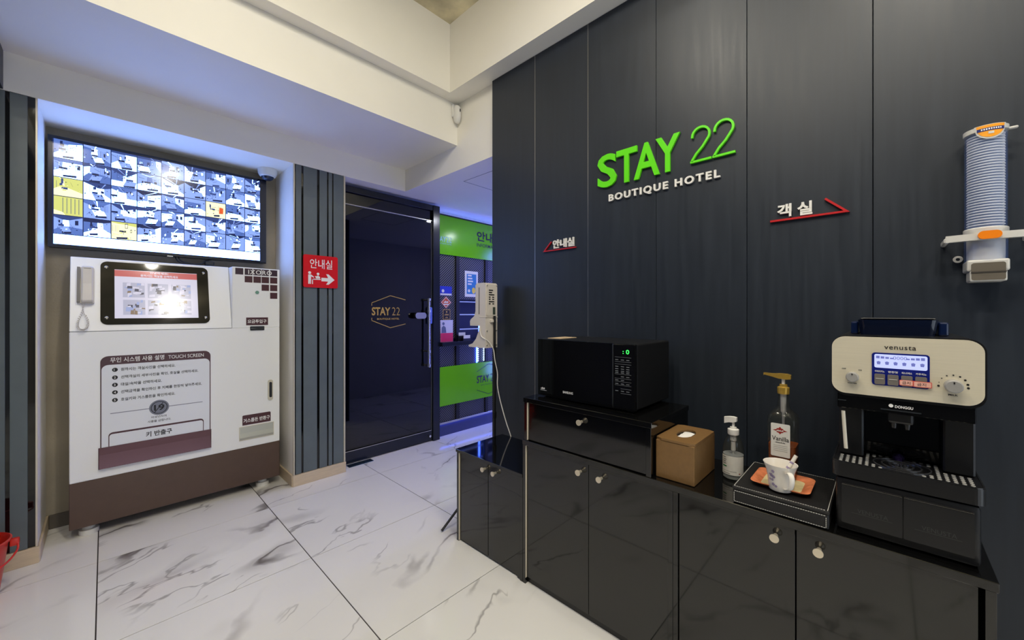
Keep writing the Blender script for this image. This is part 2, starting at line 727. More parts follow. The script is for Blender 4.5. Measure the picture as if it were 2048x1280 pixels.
# right wall: core and single dark panels
wr = struct('wall_right', box(XW + .012, 2.07, YB, YEND - .003, 0, Z1), mat('wall_core', (30, 30, 32), .7))
seams = [YEND, 1.628, 1.230, 0.831, 0.430, 0.031, -0.368, -0.767, -1.166, -1.565, -1.964, -2.40]
for a, b in zip(seams[:-1], seams[1:]):
    o = obj('wall_panel', box(XW, XW + .012, b + .0012, a - .0012, 0.0, Z1 - .002, 0.0008, 1), DARKPANEL, wr)
for s in seams[1:3]:
    obj('seam_strip', box(XW - .0004, XW + .006, s - .0012, s + .0012, 0, Z1 - .002), ALU, wr)
obj('end_trim', box(XW + .001, XW + .03, YEND - .002, YEND + .003, 0, Z1 - .002), mat('end_dark', (26, 28, 34), .4), wr)

# light well and beams
struct('ceiling', box(XL, X1 + .05, YB, Y1 + .05, Z2, Z2 + .12), CONCRETE)
struct('ceiling_beam', box(X1, 2.6, YB, Y2, Z1, Z2), PAINT)
struct('ceiling_beam', box(XL, X1 - .0005, Y1, Y2, Z1, Z2), PAINT)
struct('ceiling_beam', box(XL, X2, Y2 + .0005, Y3, Z3, Z2), PAINT)
struct('ceiling_beam', box(XL, X2 - .0005, Y3 + .0005, 3.95, Z4, Z2), PAINT)
crd = struct('ceiling_corridor', box(X2, XE, 0.9, 3.95, Z4, Z1 - .001), PAINT)
hl = NB()
Fh = FR((0, 0, Z4), XR, (0, -1, 0))
ring(Fh, [(2.142, -2.627), (2.60, -2.627), (2.60, -2.17), (2.142, -2.17)], [(2.145, -2.624), (2.597, -2.624), (2.597, -2.173), (2.145, -2.173)], 0, 0.0012, hl)
obj('access_hatch', hl, mat('hatch_gap', (60, 62, 80), .8), crd)

# dark lowered fascia over the left side, left wall and the wall behind the camera
struct('trim_1', box(XL, -0.356, 1.2, Y3 - .0005, Z4 + .003, Z3 - .0005), DARKPANEL)
struct('wall_left', box(XL - .1, XL, YB, 3.95, 0, Z2), DARKPANEL)
struct('wall_front', box(XL - .1, -0.70, YB - .1, YB, 0, Z2), PLASTER)
struct('wall_front', box(1.75, 2.07, YB - .1, YB, 0, Z2), PLASTER)
struct('wall_front', box(-0.70, 1.75, YB - .1, YB, 2.30, Z2), PLASTER)
w1 = struct('fill_window_1', box(-0.70, 1.75, YB - .07, YB - .03, 2.24, 2.30), DARKFRAME)  # unseen window added behind the camera to light the kiosk
for xx in (-0.70, 0.50, 1.69):
    obj('mullion', box(xx, xx + .06, YB - .07, YB - .03, 0, 2.24), DARKFRAME, w1)
for xa_, xb_ in ((-0.64, 0.50), (0.56, 1.69)):
    obj('pane', box(xa_, xb_, YB - .053, YB - .047, 0.0, 2.24), mat('fill_window_glass', (235, 245, 245), .02, alpha=.12), w1)
struct('wall_back', box(-0.25, 0.99, 3.684, 3.80, 0, Z4), OLDPLASTER)
struct('wall_corridor', box(XE, XE + .08, 0.9, 3.95, 0, Z4), PLASTER)
struct('wall_corridor', box(2.07, XE, 0.82, 0.9, 0, Z4), PLASTER)
struct('wall_light_block', box(XL - .1, XE + .08, 3.951, 4.02, 0, Z2), PLASTER)  # unseen wall added to stop sky light leaking in above the door
struct('wall_booth', box(2.42, XE, 3.87, 3.95, 0, Z4), mat('booth_back', (20, 24, 44), .5))

# pillars at both sides of the niche, clad with grey slats over black glass
pl = struct('wall_pillar', box(XL, -0.246, Y3 + .012, 3.95, 0, Z4 - .0005), PAINT)
pr = struct('wall_pillar', box(0.992, 1.383, Y3 + .012, 3.95, 0, Z4 - .0005), PAINT)


def cladding(par, x0, x1, slats, trims):
    obj('black_backing', box(x0, x1, Y3 + .006, Y3 + .012, .086, Z4 - .001), BLACKGLOSS, par)
    for a, b in slats:
        obj('slat', box(a, b, Y3, Y3 + .006, .087, Z4 - .002, 0.001, 1), GREYSLAT, par)
    for a, b in trims:
        obj('corner_trim', box(a, b, Y3 - .003, Y3 + .012, .086, Z4 - .001, 0.001, 1), STEEL, par)


cladding(pr, 0.999, 1.370, [(1.007, 1.046), (1.061, 1.161), (1.179, 1.237), (1.249, 1.277), (1.288, 1.369)], [(0.990, 0.999), (1.370, 1.383)])
cladding(pl, XL + .01, -0.252, [(-.80, -.70), (-.685, -.52), (-.505, -.42), (-.41, -.351), (-.336, -.278)], [(-0.252, -0.244)])
struct('baseboard_right', box(0.984, 1.386, Y3 - .010, Y3 + .0115, 0, .085, .002, 1), WOODBASE)
struct('baseboard_right', box(0.979, 0.9915, Y3 + .0005, 3.683, 0, .085, .002, 1), WOODBASE)
struct('baseboard_left', box(XL, -0.238, Y3 - .010, Y3 + .0115, 0, .085, .002, 1), WOODBASE)
struct('baseboard_left', box(-0.2455, -0.235, Y3 + .0005, 3.683, 0, .085, .002, 1), WOODBASE)
struct('baseboard_back', box(-0.234, 0.978, 3.672, 3.6835, 0, .085, .002, 1), mat('dark_base', (84, 76, 66), .6))

# ------------------------------------------------------------------ lamps of the lobby (above the frame)
WARM = (1.0, 0.94, 0.82)
for n, (x, y) in enumerate(((0.68, -0.18), (0.40, 1.00), (0.66, -1.2), (-0.40, 0.5), (-0.35, -0.5))):
    lamp('downlight', ('downlight with added fill globe in the concrete light well, nearest the camera', 'downlight with added fill globe in the concrete light well, nearest the ceiling beams', 'plain downlight in the light well, nearest the added rear window', 'downlight with added fill globe in the concrete light well, nearest the left wall', 'plain downlight in the light well, nearest the left wall')[n], x, y, Z2 - .001, LAMP_W, WARM, globe=(13.0, 9.0, 0, 9.0, 0)[n])
for n, y in enumerate((0.75, 0.30, -0.15, -0.60)):
    lamp('wall_washer', ('first', 'second', 'third', 'fourth')[n] + ' small spotlight along the dark wall, counted from the corridor', 1.50, y, Z2 - .001, SPOT_W, (1.0, 0.98, 0.90), 0.08, 80, (1.90, y, 1.6), 'wall washers along the dark wall')
for n, (x, y) in enumerate(((2.75, 2.75), (3.5, 2.2))):
    lamp('corridor_downlight', ('small recessed downlight in the corridor ceiling, nearer the booth', 'small recessed downlight in the corridor ceiling, nearer the end wall')[n], x, y, Z4 - .001, CORR_W, (0.8, 0.86, 1.0), 0.09, group='corridor downlights')

# ================================================================== DOOR
dr = struct('door_1', box(1.384, 2.418, 3.36, 3.42, 2.372, 2.428, .003, 1), DARKFRAME)
obj('jamb', box(2.337, 2.4185, 3.352, 3.43, 0, 2.428, .003, 1), DARKFRAME, dr)
obj('jamb', box(1.384, 1.42, 3.352, 3.43, 0, 2.372, .003, 1), DARKFRAME, dr)
obj('transom_glass', box(1.42, 2.337, 3.385, 3.397, 2.275, 2.372), DARKGLASS, dr)
obj('transom_bar', box(1.42, 2.337, 3.372, 3.40, 2.262, 2.272, .002, 1), ALU, dr)
leaf = obj('door_leaf', box(1.424, 2.325, 3.378, 3.390, 0.012, 2.258), DARKGLASS, dr)
obj('bottom_rail', box(1.424, 2.325, 3.368, 3.398, 0.012, 0.113, .002, 1), DARKFRAME, leaf)
obj('rail_strip', box(1.424, 2.325, 3.364, 3.368, 0.111, 0.117), ALU, leaf)
obj('edge_strip', box(2.325, 2.330, 3.374, 3.392, 0.012, 2.25), ALU, leaf)
hb = lathe([(.013, .772), (.013, 1.465)], (2.262, 3.322, 0), 14)
obj('pull_handle', hb, CHROME, leaf, True)
hm = NB()
for z in (.79, .93, 1.335, 1.45):
    lathe([(.019, z - .012), (.019, z + .012)], (2.262, 3.322, 0), 14, hm)
    lathe([(.009, 0), (.009, .056)], (2.262, 3.322, z), 10, hm, 'y')
obj('handle_clamp', hm, CHROME, leaf, True)
obj('lock_case', box(2.272, 2.322, 3.345, 3.378, 1.205, 1.380, .012, 3), mat('blue_steel', (120, 140, 190), .25, metal=.7), leaf, True)
kt = prism(FR((0, 3.34, 0), XR, ZU), rrect(2.100, 1.262, 2.225, 1.322, .028), 0, .03)
obj('lock_lever', kt, CHROME, leaf)
obj('key_cylinder', lathe([(.012, 0), (.012, .03)], (2.298, 3.35, .06), 14, axis='y'), CHROME, leaf, True)
Fd = front_y(3.378)
lg = NB()
ribbon(Fd, [(1.683, 1.411), (1.868, 1.482), (2.029, 1.446)], .006, 0, .0008, lg)
ribbon(Fd, [(1.683, 1.250), (1.868, 1.179), (2.029, 1.212)], .006, 0, .0008, lg)
ribbon(Fd, [(1.683, 1.408), (1.683, 1.385)], .006, 0, .0008, lg)
ribbon(Fd, [(1.683, 1.253), (1.683, 1.275)], .006, 0, .0008, lg)
text(Fd, 'STAY', 1.683, 1.296, 1.868, 1.372, bold=.03, bm=lg)
text(Fd, '22', 1.885, 1.296, 1.968, 1.372, bold=-.012, bm=lg)
text(Fd, 'BOUTIQUE HOTEL', 1.735, 1.252, 1.962, 1.272, bold=.02, bm=lg)
obj('gold_logo', lg, GOLDVINYL, leaf, label='gold vinyl STAY 22 BOUTIQUE HOTEL logo between two angled lines')
tag(obj('floor_hinge_plate', box(1.44, 1.66, 3.29, 3.36, 0.0005, .004, .001, 1), mat('hinge_steel', (96, 120, 140), .2, metal=.9)),
    'brushed steel floor hinge plate at the foot of the dark glass door', 'hinge plate')

# ================================================================== INFORMATION BOOTH
YB2 = 3.41
bt = thing('information_booth', 'dark information booth with lime green boards and diagonal mesh beyond the glass door', 'booth', (3.2, YB2, 0))
Fb = front_y(YB2)
obj('header', box(2.419, XE, YB2 + .20, YB2 + .24, 2.0, Z4 - .0005), PAINT, bt)
obj('header_line', box(2.419, XE, YB2 - .014, YB2 + .004, 2.359, 2.372), DARKFRAME, bt)
gb = obj('sign_board', box(2.419, 3.75, YB2 - .012, YB2 + .02, 1.944, 2.358, .002, 1), BOOTHGREEN, bt, label='lime green glossy board reading STAY 22 and INFORMATION')
Fg = front_y(YB2 - .012)
obj('board_logo', text(Fg, '22', 2.535, 2.075, 2.605, 2.135, bold=-.01, bm=text(Fg, 'STAY', 2.385, 2.075, 2.528, 2.135, bold=.02, bm=text(Fg, 'BOUTIQUE HOTEL', 2.42, 2.05, 2.605, 2.064))),
    mat('pale_blue_vinyl', (150, 215, 220), .4), gb)
obj('board_lettering', text(Fg, '안내실', 2.965, 2.150, 3.36, 2.265, bold=.028, bm=text(Fg, 'INFORMATION', 2.965, 2.085, 3.36, 2.125, bold=.012)), PRINTBLACK, gb)
gb2 = obj('sign_board', box(2.419, 3.75, YB2 - .012, YB2 + .02, .325, .742, .002, 1), BOOTHGREEN, bt, label='lower lime green board with a STAY 22 hexagon logo')
lg = NB()
text(Fg, 'STAY', 2.965, .505, 3.16, .592, bold=.03, bm=lg)
text(Fg, '22', 3.18, .505, 3.28, .592, bold=-.01, bm=lg)
text(Fg, 'BOUTIQUE HOTEL', 3.03, .468, 3.28, .486, bm=lg)
ribbon(Fg, [(2.965, .64), (3.15, .715), (3.33, .67)], .006, 0, .0008, lg)
ribbon(Fg, [(2.965, .43), (3.15, .36), (3.33, .40)], .006, 0, .0008, lg)
obj('board_logo', lg, PRINTBLACK, gb2)
for x0, x1 in ((2.419, 2.45), (2.672, 2.722), (3.105, 3.15), (3.60, 3.65), (XE - .05, XE)):
    obj('post', box(x0, x1, YB2 - .006, YB2 + .04, 0.13, 1.945, .002, 1), BLACKMATTE, bt)
for a, b in ((2.45, 2.672), (2.722, 3.105), (3.15, 3.60), (3.65, XE - .05)):
    if a < 2.7:
        obj('mesh_panel', box(a, b, YB2 + .01, YB2 + .02, 1.04, 1.945), MESH, bt)
    else:
        obj('mesh_panel', box(a, b, YB2 + .01, YB2 + .02, 1.47, 1.945), MESH, bt)
    obj('mesh_panel', box(a, b, YB2 + .01, YB2 + .02, .742, .98), MESH, bt)
    obj('mesh_panel', box(a, b, YB2 + .01, YB2 + .02, .15, .325), MESH, bt)
for z in (1.445, 1.30, 1.135):
    obj('shelf_rail', box(2.722, XE - .05, YB2 + .03, YB2 + .06, z - .006, z + .006), mat('pale_rail', (200, 215, 235), .3), bt)
obj('counter_shelf', box(2.419, XE, YB2 - .10, YB2 + .30, .968, 1.012, .003, 1), DARKFRAME, bt)
obj('bottom_rail', box(2.419, XE, YB2 - .008, YB2 + .03, .128, .148, .002, 1), ALU, bt)
obj('kick_board', box(2.419, XE, YB2 + .012, YB2 + .03, 0.0, .128), mat('kick_blue', (60, 66, 110), .3), bt)
BLUE = glow('blue_led', (0.05, 0.12, 1.0), 14.0 * LED_GAIN)
BLUEDOT = glow('blue_led_dot', (0.35, 0.55, 1.0), 9.0)
for x in (2.735, 3.07):
    obj('led_strip', box(x, x + .02, YB2 + .07, YB2 + .08, 1.03, 1.44), BLUE, bt)
obj('led_strip', box(2.46, XE - .1, YB2 + .14, YB2 + .16, 1.90, 1.92), BLUE, bt)
obj('led_strip', box(2.43, XE - .02, YB2 + .003, YB2 + .010, .1262, .1278), BLUE, bt)
for yy in (2.2, 3.0):  # unseen strips added to fill the corridor with blue light
    tag(obj('fill_led', box(XE - .02, XE - .001, yy, yy + .03, .3, 2.3), glow('blue_fill_led', (0.16, 0.20, 1.0), 60.0)), ('added blue fill strip, unseen on the corridor end wall, nearer the booth' if yy > 2.5 else 'added blue fill strip, unseen on the corridor end wall, farther from the booth'), 'light')
dm = NB()
for xx in (2.985, 3.075):
    for k in range(9):
        box(xx, xx + .012, YB2 - .006, YB2 - .002, .76 + k * .023, .772 + k * .023, bm=dm)
obj('led_dots', dm, BLUEDOT, bt)
obj('blue_side_light', box(2.966, 2.985, YB2 - .004, YB2 + .0, .745, .965), BLUE, bt)
obj('cove_fill_led', box(2.43, XE - .02, YB2 + .10, YB2 + .12, 2.362, 2.368), glow('blue_cove_fill', (0.20, 0.26, 1.0), 7.0), bt)  # hidden strip added to tint the corridor ceiling blue

# stickers and papers on the booth
Fm = front_y(YB2 + .0095)


def paper(name, label, cat, a0, b0, a1, b1, m, pts=None, c=None):
    F = c or Fm
    t = thing(name, label, cat, F(a0, b0, 0))
    obj('sheet', prism(F, pts or [(a0, b0), (a1, b0), (a1, b1), (a0, b1)], 0, .0015), m, t)
    return t


Fs = front_y(YB2 + .008)
s = paper('sticker', 'blue and white rectangular sticker, topmost in the column on the booth mesh', 'sticker', 2.467, 1.507, 2.622, 1.606, mat('blue_print', (30, 50, 190), .4))
bm = quad(Fs, 2.470, 1.510, 2.619, 1.528, .0005)
prism(Fs, disc(2.505, 1.555, .018, 10), 0, .0005, bm)
obj('print', bm, LABELW, s)
s = paper('sticker', 'orange diamond sticker between blue sticker and gold plaque', 'sticker', 2.475, 1.368, 2.617, 1.498, mat('orange_print', (204, 88, 40), .4), [(2.545, 1.368), (2.617, 1.433), (2.545, 1.498), (2.475, 1.433)])
bm = ring(Fs, [(2.545, 1.374), (2.611, 1.433), (2.545, 1.492), (2.481, 1.433)], [(2.545, 1.381), (2.604, 1.433), (2.545, 1.485), (2.488, 1.433)], 0, .0006)
scribble(Fs, 2.515, 1.425, 2.577, 1.452, 4, .0008, bm)
quad(Fs, 2.512, 1.404, 2.580, 1.416, .0008, bm)
obj('print', bm, LABELW, s)
s = paper('plaque', 'small black plaque with gold rim below the orange diamond', 'plaque', 2.505, 1.247, 2.601, 1.357, GOLDVINYL)
obj('field', quad(Fs, 2.511, 1.254, 2.595, 1.350, .0005), PRINTBLACK, s)
bm = prism(Fs, disc(2.553, 1.33, .010, 10), .0004, .0009)
scribble(Fs, 2.525, 1.292, 2.581, 1.312, 4, .0009, bm)
scribble(Fs, 2.535, 1.264, 2.571, 1.278, 3, .0009, bm)
obj('print', bm, GOLDVINYL, s)
Fq = front_y(YB2 - .035)
s = paper('leaflet', 'pale lilac leaflet with magenta foot leaning on the booth shelf', 'leaflet', 2.440, 1.0125, 2.604, 1.243, mat('lilac_paper', (206, 204, 226), .6), c=Fq)
Fq2 = front_y(YB2 - .0368)
obj('magenta_foot', quad(Fq2, 2.441, 1.014, 2.603, 1.105, .0004), mat('magenta_print', (214, 40, 96), .5), s)
bm = prism(Fq2, disc(2.478, 1.205, .016, 12), 0, .0005)
poly(Fq2, [(2.452, 1.107), (2.515, 1.107), (2.507, 1.165), (2.480, 1.185), (2.455, 1.165)], .0005, bm)
obj('print', bm, mat('grey_blue_print', (92, 100, 140), .5), s)
s = paper('poster', 'white bordered poster with blue field hung on the booth mesh', 'poster', 2.806, 1.502, 3.00, 1.795, LABELW)
obj('blue_field', quad(Fs, 2.833, 1.535, 2.975, 1.762, .0005), mat('poster_blue', (40, 120, 180), .5), s)
bm = NB()
for k in range(4):
    quad(Fs, 2.848, 1.735 - k * .032, 2.905 + .01 * (k % 3), 1.752 - k * .032, .001, bm)
prism(Fs, disc(2.866, 1.57, .018, 12), .0005, .001, bm)
obj('print', bm, LABELW, s)
obj('yellow_shape', prism(Fs, disc(2.935, 1.575, .026, 12, .036), .0005, .001), mat('poster_yellow', (226, 200, 70), .5), s)
for k, (x, z) in enumerate(((2.66, 1.045), (2.70, 1.0125))):
    t = thing('card_stand', ('black card stand with white cards at the back of the booth shelf', 'black card stand with white cards at the front of the booth shelf')[k], 'card stand', (x, YB2 - .05 - .03 * k, 1.0125))
    y = YB2 - .045 - .035 * k
    obj('base', box(x, x + .10, y - .014, y + .014, 1.0125, 1.0125 + .033 + (.03 if k == 0 else 0), .002, 1), BLACKMATTE, t)
    obj('card', box(x + .004, x + .096, y - .016, y - .012, 1.04 + (.03 if k == 0 else 0), 1.075 + (.03 if k == 0 else 0)), LABELW, t)

# ================================================================== TELEVISION WALL SCREEN
YT = 3.600
tv = thing('television', 'large wall monitor with a grid of room camera pictures above the white kiosk', 'television', (.33, 3.64, 1.71))
TVX0, TVX1, TVZ0, TVZ1 = -.2335, .8985, 1.715, 2.384
obj('case', box(TVX0, TVX1, YT + .002, 3.66, TVZ0, TVZ1, .004, 1), BLACKMATTE, tv)
obj('wall_bracket', box(.1, .55, 3.66, 3.6835, 1.9, 2.2), BLACKMATTE, tv)
Ft = front_y(YT)
sx0, sx1, sz0, sz1 = -.2155, .8780, 1.733, 2.3695
obj('bezel', ring(Ft, [(TVX0, TVZ0), (TVX1, TVZ0), (TVX1, TVZ1), (TVX0, TVZ1)], [(sx0, sz0), (sx1, sz0), (sx1, sz1), (sx0, sz1)], -.004, .006), mat('bezel_black', (10, 14, 26), .2), tv)
obj('bezel_edge', box(.855, .8985, YT - .007, YT - .006, TVZ0 + .01, TVZ1 - .01), mat('bezel_side', (26, 30, 44), .3), tv)
TG = TV_GAIN
TVM = [glow('feed_white', (2.0, 3.9, 11.0), 1.0 * TG), glow('feed_light', (.30, .46, 1.08), 1.0 * TG), glow('feed_mid', (.10, .19, .58), 1.0 * TG),
       glow('feed_dark', (.03, .06, .24), 1.0 * TG), glow('feed_navy', (.006, .016, .09), 1.0 * TG), glow('feed_yellow', (.75, .78, .22), 1.0 * TG),
       glow('feed_orange', (.85, .12, .03), 1.0 * TG), glow('feed_cream', (1.3, 1.3, .75), 1.0 * TG)]
scr = obj('screen', quad(Ft, sx0, sz0, sx1, sz1, .0), TVM[4], tv)
bar_h = .062
obj('status_bar', quad(Ft, sx0 + .004, sz0 + .003, sx1 - .004, sz0 + bar_h, .0012), TVM[0], scr)
cw = (sx1 - sx0 - .006) / 9
ch = (sz1 - sz0 - bar_h - .003) / 5


def feed(a, b, w, h, base, lo, kind):
    """a little room picture: wall tones, bed, window, furniture"""
    bm = NB()
    R = random.random
    c = [.0010]

    def P(pts, mi):
        c[0] += .00006
        mi = {5: {0: 7, 1: 5, 2: 5}, 7: {0: 7, 1: 7, 2: 5}}.get(base, {}).get(mi, mi)
        poly(Ft, [(a + min(1, max(0, p)) * w, b + min(1, max(0, q)) * h) for p, q in pts], c[0], bm, mi)
    P([(0, 0), (1, 0), (1, 1), (0, 1)], base)
    if kind == 'stripe':
        for k in range(5):
            x = .3 + k * .14
            P([(x, .1), (x + .02, .1), (x + .02, .95), (x, .95)], 3)
        P([(0, 0), (.4, 0), (.3, .15), (0, .25)], 7)
        P([(.1, .35), (.3, .3), (.3, .5), (.12, .55)], 2)
        return bm
    vx, vy = .3 + .4 * R(), .5 + .25 * R()
    yl, yr = .78 + .2 * R(), .78 + .2 * R()
    P([(0, 1), (1, 1), (1, yr), (vx + .1, vy + .14), (vx - .1, vy + .14), (0, yl)], random.choice((lo, lo, 2, 1, 3)))
    for k in range(random.choice((0, 1, 2))):
        x = .1 + .7 * R()
        P([(x, 1), (x + .06, 1), (vx + .02, vy + .16), (vx, vy + .16)], random.choice((0, 1)))
    fl_, fr_ = .15 + .25 * R(), .15 + .25 * R()
    P([(0, 0), (1, 0), (1, fr_), (vx + .12, vy - .2), (vx - .12, vy - .2), (0, fl_)], random.choice((2, 1, 0, 0, 1)))
    # side walls
    P([(0, fl_), (vx - .12, vy - .2), (vx - .1, vy + .14), (0, yl)], random.choice((0, 1, 2)))
    P([(1, fr_), (vx + .12, vy - .2), (vx + .1, vy + .14), (1, yr)], random.choice((0, 1, 1)))
    # curtains as thin verticals on one wall
    if R() < .6:
        s0 = 0.02 if R() < .5 else .62
        for k in range(5):
            x = s0 + k * .065
            P([(x, .42), (x + .014, .42), (x + .014, .80), (x, .80)], random.choice((2, 3)))
    # windows, doors and pictures
    for k in range(random.choice((2, 3, 4))):
        p = .06 + .8 * R(); q = .42 + .28 * R(); ww = .04 + .09 * R(); hh = .1 + .18 * R(); t = .08 * (R() - .5)
        P([(p, q), (p + ww, q + t), (p + ww, q + hh + t), (p, q + hh)], random.choice((lo, 4, 3, 4)))
        if R() < .5:
            P([(p + .015, q + .03), (p + ww - .015, q + .03 + t), (p + ww - .015, q + hh - .04 + t), (p + .015, q + hh - .04)], 0)
    # bed
    bx = .08 + .42 * R(); sd = 1 if R() < .5 else -1
    bw = .3 + .22 * R(); by_ = .06 + .1 * R()
    P([(bx, by_), (bx + bw, by_ + .05), (bx + bw + .1 * sd, by_ + .3), (bx + .12 * sd, by_ + .32)], random.choice((0, 1, 0)))
    P([(bx, by_), (bx + bw, by_ + .05), (bx + bw, by_ - .07), (bx + .02, by_ - .1)], random.choice((lo, 4, 4)))
    P([(bx + .12 * sd, by_ + .32), (bx + bw * .6 + .12 * sd, by_ + .31), (bx + bw * .6 + .12 * sd, by_ + .43), (bx + .12 * sd, by_ + .42)], random.choice((lo, 3, 4)))
    P([(bx + .05 + .1 * sd, by_ + .24), (bx + .14 + .1 * sd, by_ + .25), (bx + .15 + .1 * sd, by_ + .30), (bx + .05 + .1 * sd, by_ + .29)], 2)
    # small furniture and edges
    for k in range(11):
        p = .92 * R(); q = .85 * R(); ww = .015 + .06 * R(); hh = .015 + .07 * R()
        P([(p, q), (p + ww, q + .04 * (R() - .5)), (p + ww, q + hh), (p + .01, q + hh)], random.choice((0, 1, lo, 4, 3, 4, 2)))
    for k in range(3):
        p = .1 + .7 * R(); q = .1 + .6 * R(); t = R() * 3
        P([(p, q), (p + .25 * math.cos(t), q + .25 * math.sin(t)), (p + .25 * math.cos(t), q + .25 * math.sin(t) + .018), (p, q + .018)], random.choice((lo, 4)))
    if kind == 'orange':
        P([(.66, .28), (.88, .3), (.88, .68), (.68, .72)], 6)
    return bm


for r in range(5):
    for k in range(9):
        base, lo, kind = random.choice(((0, 4, ''), (1, 4, ''), (0, 4, ''), (1, 3, ''), (2, 4, ''), (0, 3, ''))) 
        if (r, k) == (2, 0): base, lo, kind = 5, 7, ''
        if (r, k) == (3, 0): base, lo, kind = 5, 3, 'stripe'
        if (r, k) == (2, 6): base, lo, kind = 7, 7, 'orange'
        if (r, k) == (4, 2): base, lo, kind = 7, 2, ''
        a = sx0 + .003 + k * cw + .0022
        b = sz1 - (r + 1) * ch + .0022
        obj('camera_feed', feed(a, b, cw - .0044, ch - .0044, base, lo, kind), TVM, scr)
obj('brand_tab', box(.30, .33, YT - .012, YT - .004, TVZ0 - .004, TVZ0 + .002), ALU, tv)
cb = thing('cable', 'black looping cable hanging below the wall monitor', 'cable', (.38, 3.58, 1.66))
bm = tube([(.36, 3.62, 1.73), (.37, 3.59, 1.69), (.42, 3.585, 1.672), (.49, 3.585, 1.676), (.51, 3.60, 1.70), (.55, 3.62, 1.715)], .004)
tube([(.34, 3.62, 1.73), (.355, 3.59, 1.685), (.40, 3.58, 1.664), (.50, 3.58, 1.660), (.55, 3.60, 1.685)], .004, bm=bm)
obj('lead', bm, BLACKMATTE, cb, True)
obj('plug', box(.505, .56, 3.57, 3.60, 1.668, 1.695, .006, 2), BLACKMATTE, cb)

dc = thing('dome_camera', 'white dome security camera under the niche ceiling beside the monitor', 'camera', (.895, 3.54, Z4))
obj('base', lathe([(.058, -.048), (.066, -.03), (.068, 0)], (.895, 3.54, Z4 - .0005), 32), WHITEPL, dc, True)
obj('dome', lathe([(.004, -.088), (.018, -.086), (.032, -.078), (.042, -.064), (.046, -.046)], (.895, 3.54, Z4), 24), mat('smoked_dome', (30, 40, 60), .05), dc, True)
obj('dome_ring', lathe([(.046, -.058), (.056, -.052), (.058, -.046)], (.895, 3.54, Z4), 28), WHITEPL, dc, True)

pi = thing('motion_sensor', 'small white motion sensor in the corner of the beam', 'sensor', (1.915, 2.44, 2.80))
secs = []
for h, w, d in ((0, .018, .012), (.012, .032, .03), (.05, .037, .042), (.10, .037, .04), (.125, .033, .03), (.133, .025, .02)):
    secs.append([Vector((1.912 + w * math.cos(t) * .72 + d * math.sin(t) * .3 * 0, 2.425 + d * math.sin(t) * .9, 2.808 + h)) for t in [2 * math.pi * i / 20 for i in range(20)]])
obj('body', loft(secs), WHITEPL, pi, True)
obj('bracket', box(1.885, 1.944, 2.44, 2.4645, 2.86, 2.955, .003, 1), WHITEPL, pi)
obj('lens', box(1.909, 1.914, 2.382, 2.39, 2.885, 2.905), mat('sensor_lens', (60, 60, 60), .3), pi)

# ================================================================== KIOSK
YK = 3.380
KX0, KX1, KZ0, KZ1 = -.1400, .9360, .064, 1.653
ks = thing('payment_kiosk', 'white self service room kiosk with brown base under the wall monitor', 'kiosk', (.40, 3.50, 0))
YKB = 3.660
body = obj('body', box(KX0, KX1, YK, YKB, .333, 1.2085, .004, 1), KWHITE, ks)
obj('base', box(KX0 - .001, KX1 + .001, YK + .002, YKB, KZ0, .3325, .003, 1), KBROWN, ks)
obj('right_column', box(.632, KX1, YK, YKB, 1.2086, KZ1, .004, 1), KWHITE, ks)
obj('shadow_gap', box(KX0 + .004, .630, YK + .004, YKB - .02, 1.2086, 1.2105), PRINTBLACK, ks)
YTT = YK + .115            # top edge of the leaning panel
sec = [(YK + .0005, 1.211), (YKB, 1.211), (YKB, 1.655), (YTT, 1.655)]
bm = NB()
lo = [bm.verts.new((KX0, y, z)) for y, z in sec]
hi = [bm.verts.new((.6312, y, z)) for y, z in sec]
bm.faces.new(lo); bm.faces.new(list(reversed(hi)))
for i in range(4):
    j = (i + 1) % 4
    bm.faces.new((lo[i], lo[j], hi[j], hi[i]))
bmesh.ops.recalc_face_normals(bm, faces=bm.faces[:])
bmesh.ops.bevel(bm, geom=bm.edges[:], offset=.003, segments=1, affect='EDGES')
up = obj('screen_panel', bm, KWHITE, ks)
for x in (-.064, .837):
    for y in (3.455, 3.60):
        obj('foot', lathe([(.040, 0), (.043, .006), (.043, .030), (.03, .034), (.02, .0645)], (x, y, .0002), 24), WHITEPL if y < 3.5 else BLACKMATTE, ks, True)
# leaning screen frame
vdir = Vector((0, YTT - YK, 1.655 - 1.211)).normalized()
Fp = FR((0, YK + .0005, 1.211), XR, vdir)
SLEN = math.hypot(YTT - YK, 1.655 - 1.211)
bz = obj('screen_bezel', prism(Fp, rrect(-.017, .038, .507, .440, .032, 6), 0, .006), BLACKGLOSS, up)
KS = [glow('kiosk_white_light', (.62, .60, .74), 1.0), glow('kiosk_rose_light', (.50, .10, .10), 1.0), glow('kiosk_blue_light', (.30, .36, .62), 1.0),
      glow('kiosk_brown_light', (.22, .15, .10), 1.0), glow('kiosk_pale_light', (.42, .42, .55), 1.0), glow('kiosk_dark_light', (.06, .06, .10), 1.0)]
ts = obj('touch_screen', quad(Fp, .043, .076, .445, .391, .0064), KS[0], up)
obj('screen_header', quad(Fp, .043, .347, .445, .388, .0068), KS[1], up)
bm = text(Fp, '안녕하세요!', .205, .372, .295, .386, c1=.0072, bold=.02)
text(Fp, '원하시는 객실을 선택하세요', .160, .351, .345, .367, c1=.0072, bold=.02, bm=bm)
obj('screen_lettering', bm, KS[0], up)
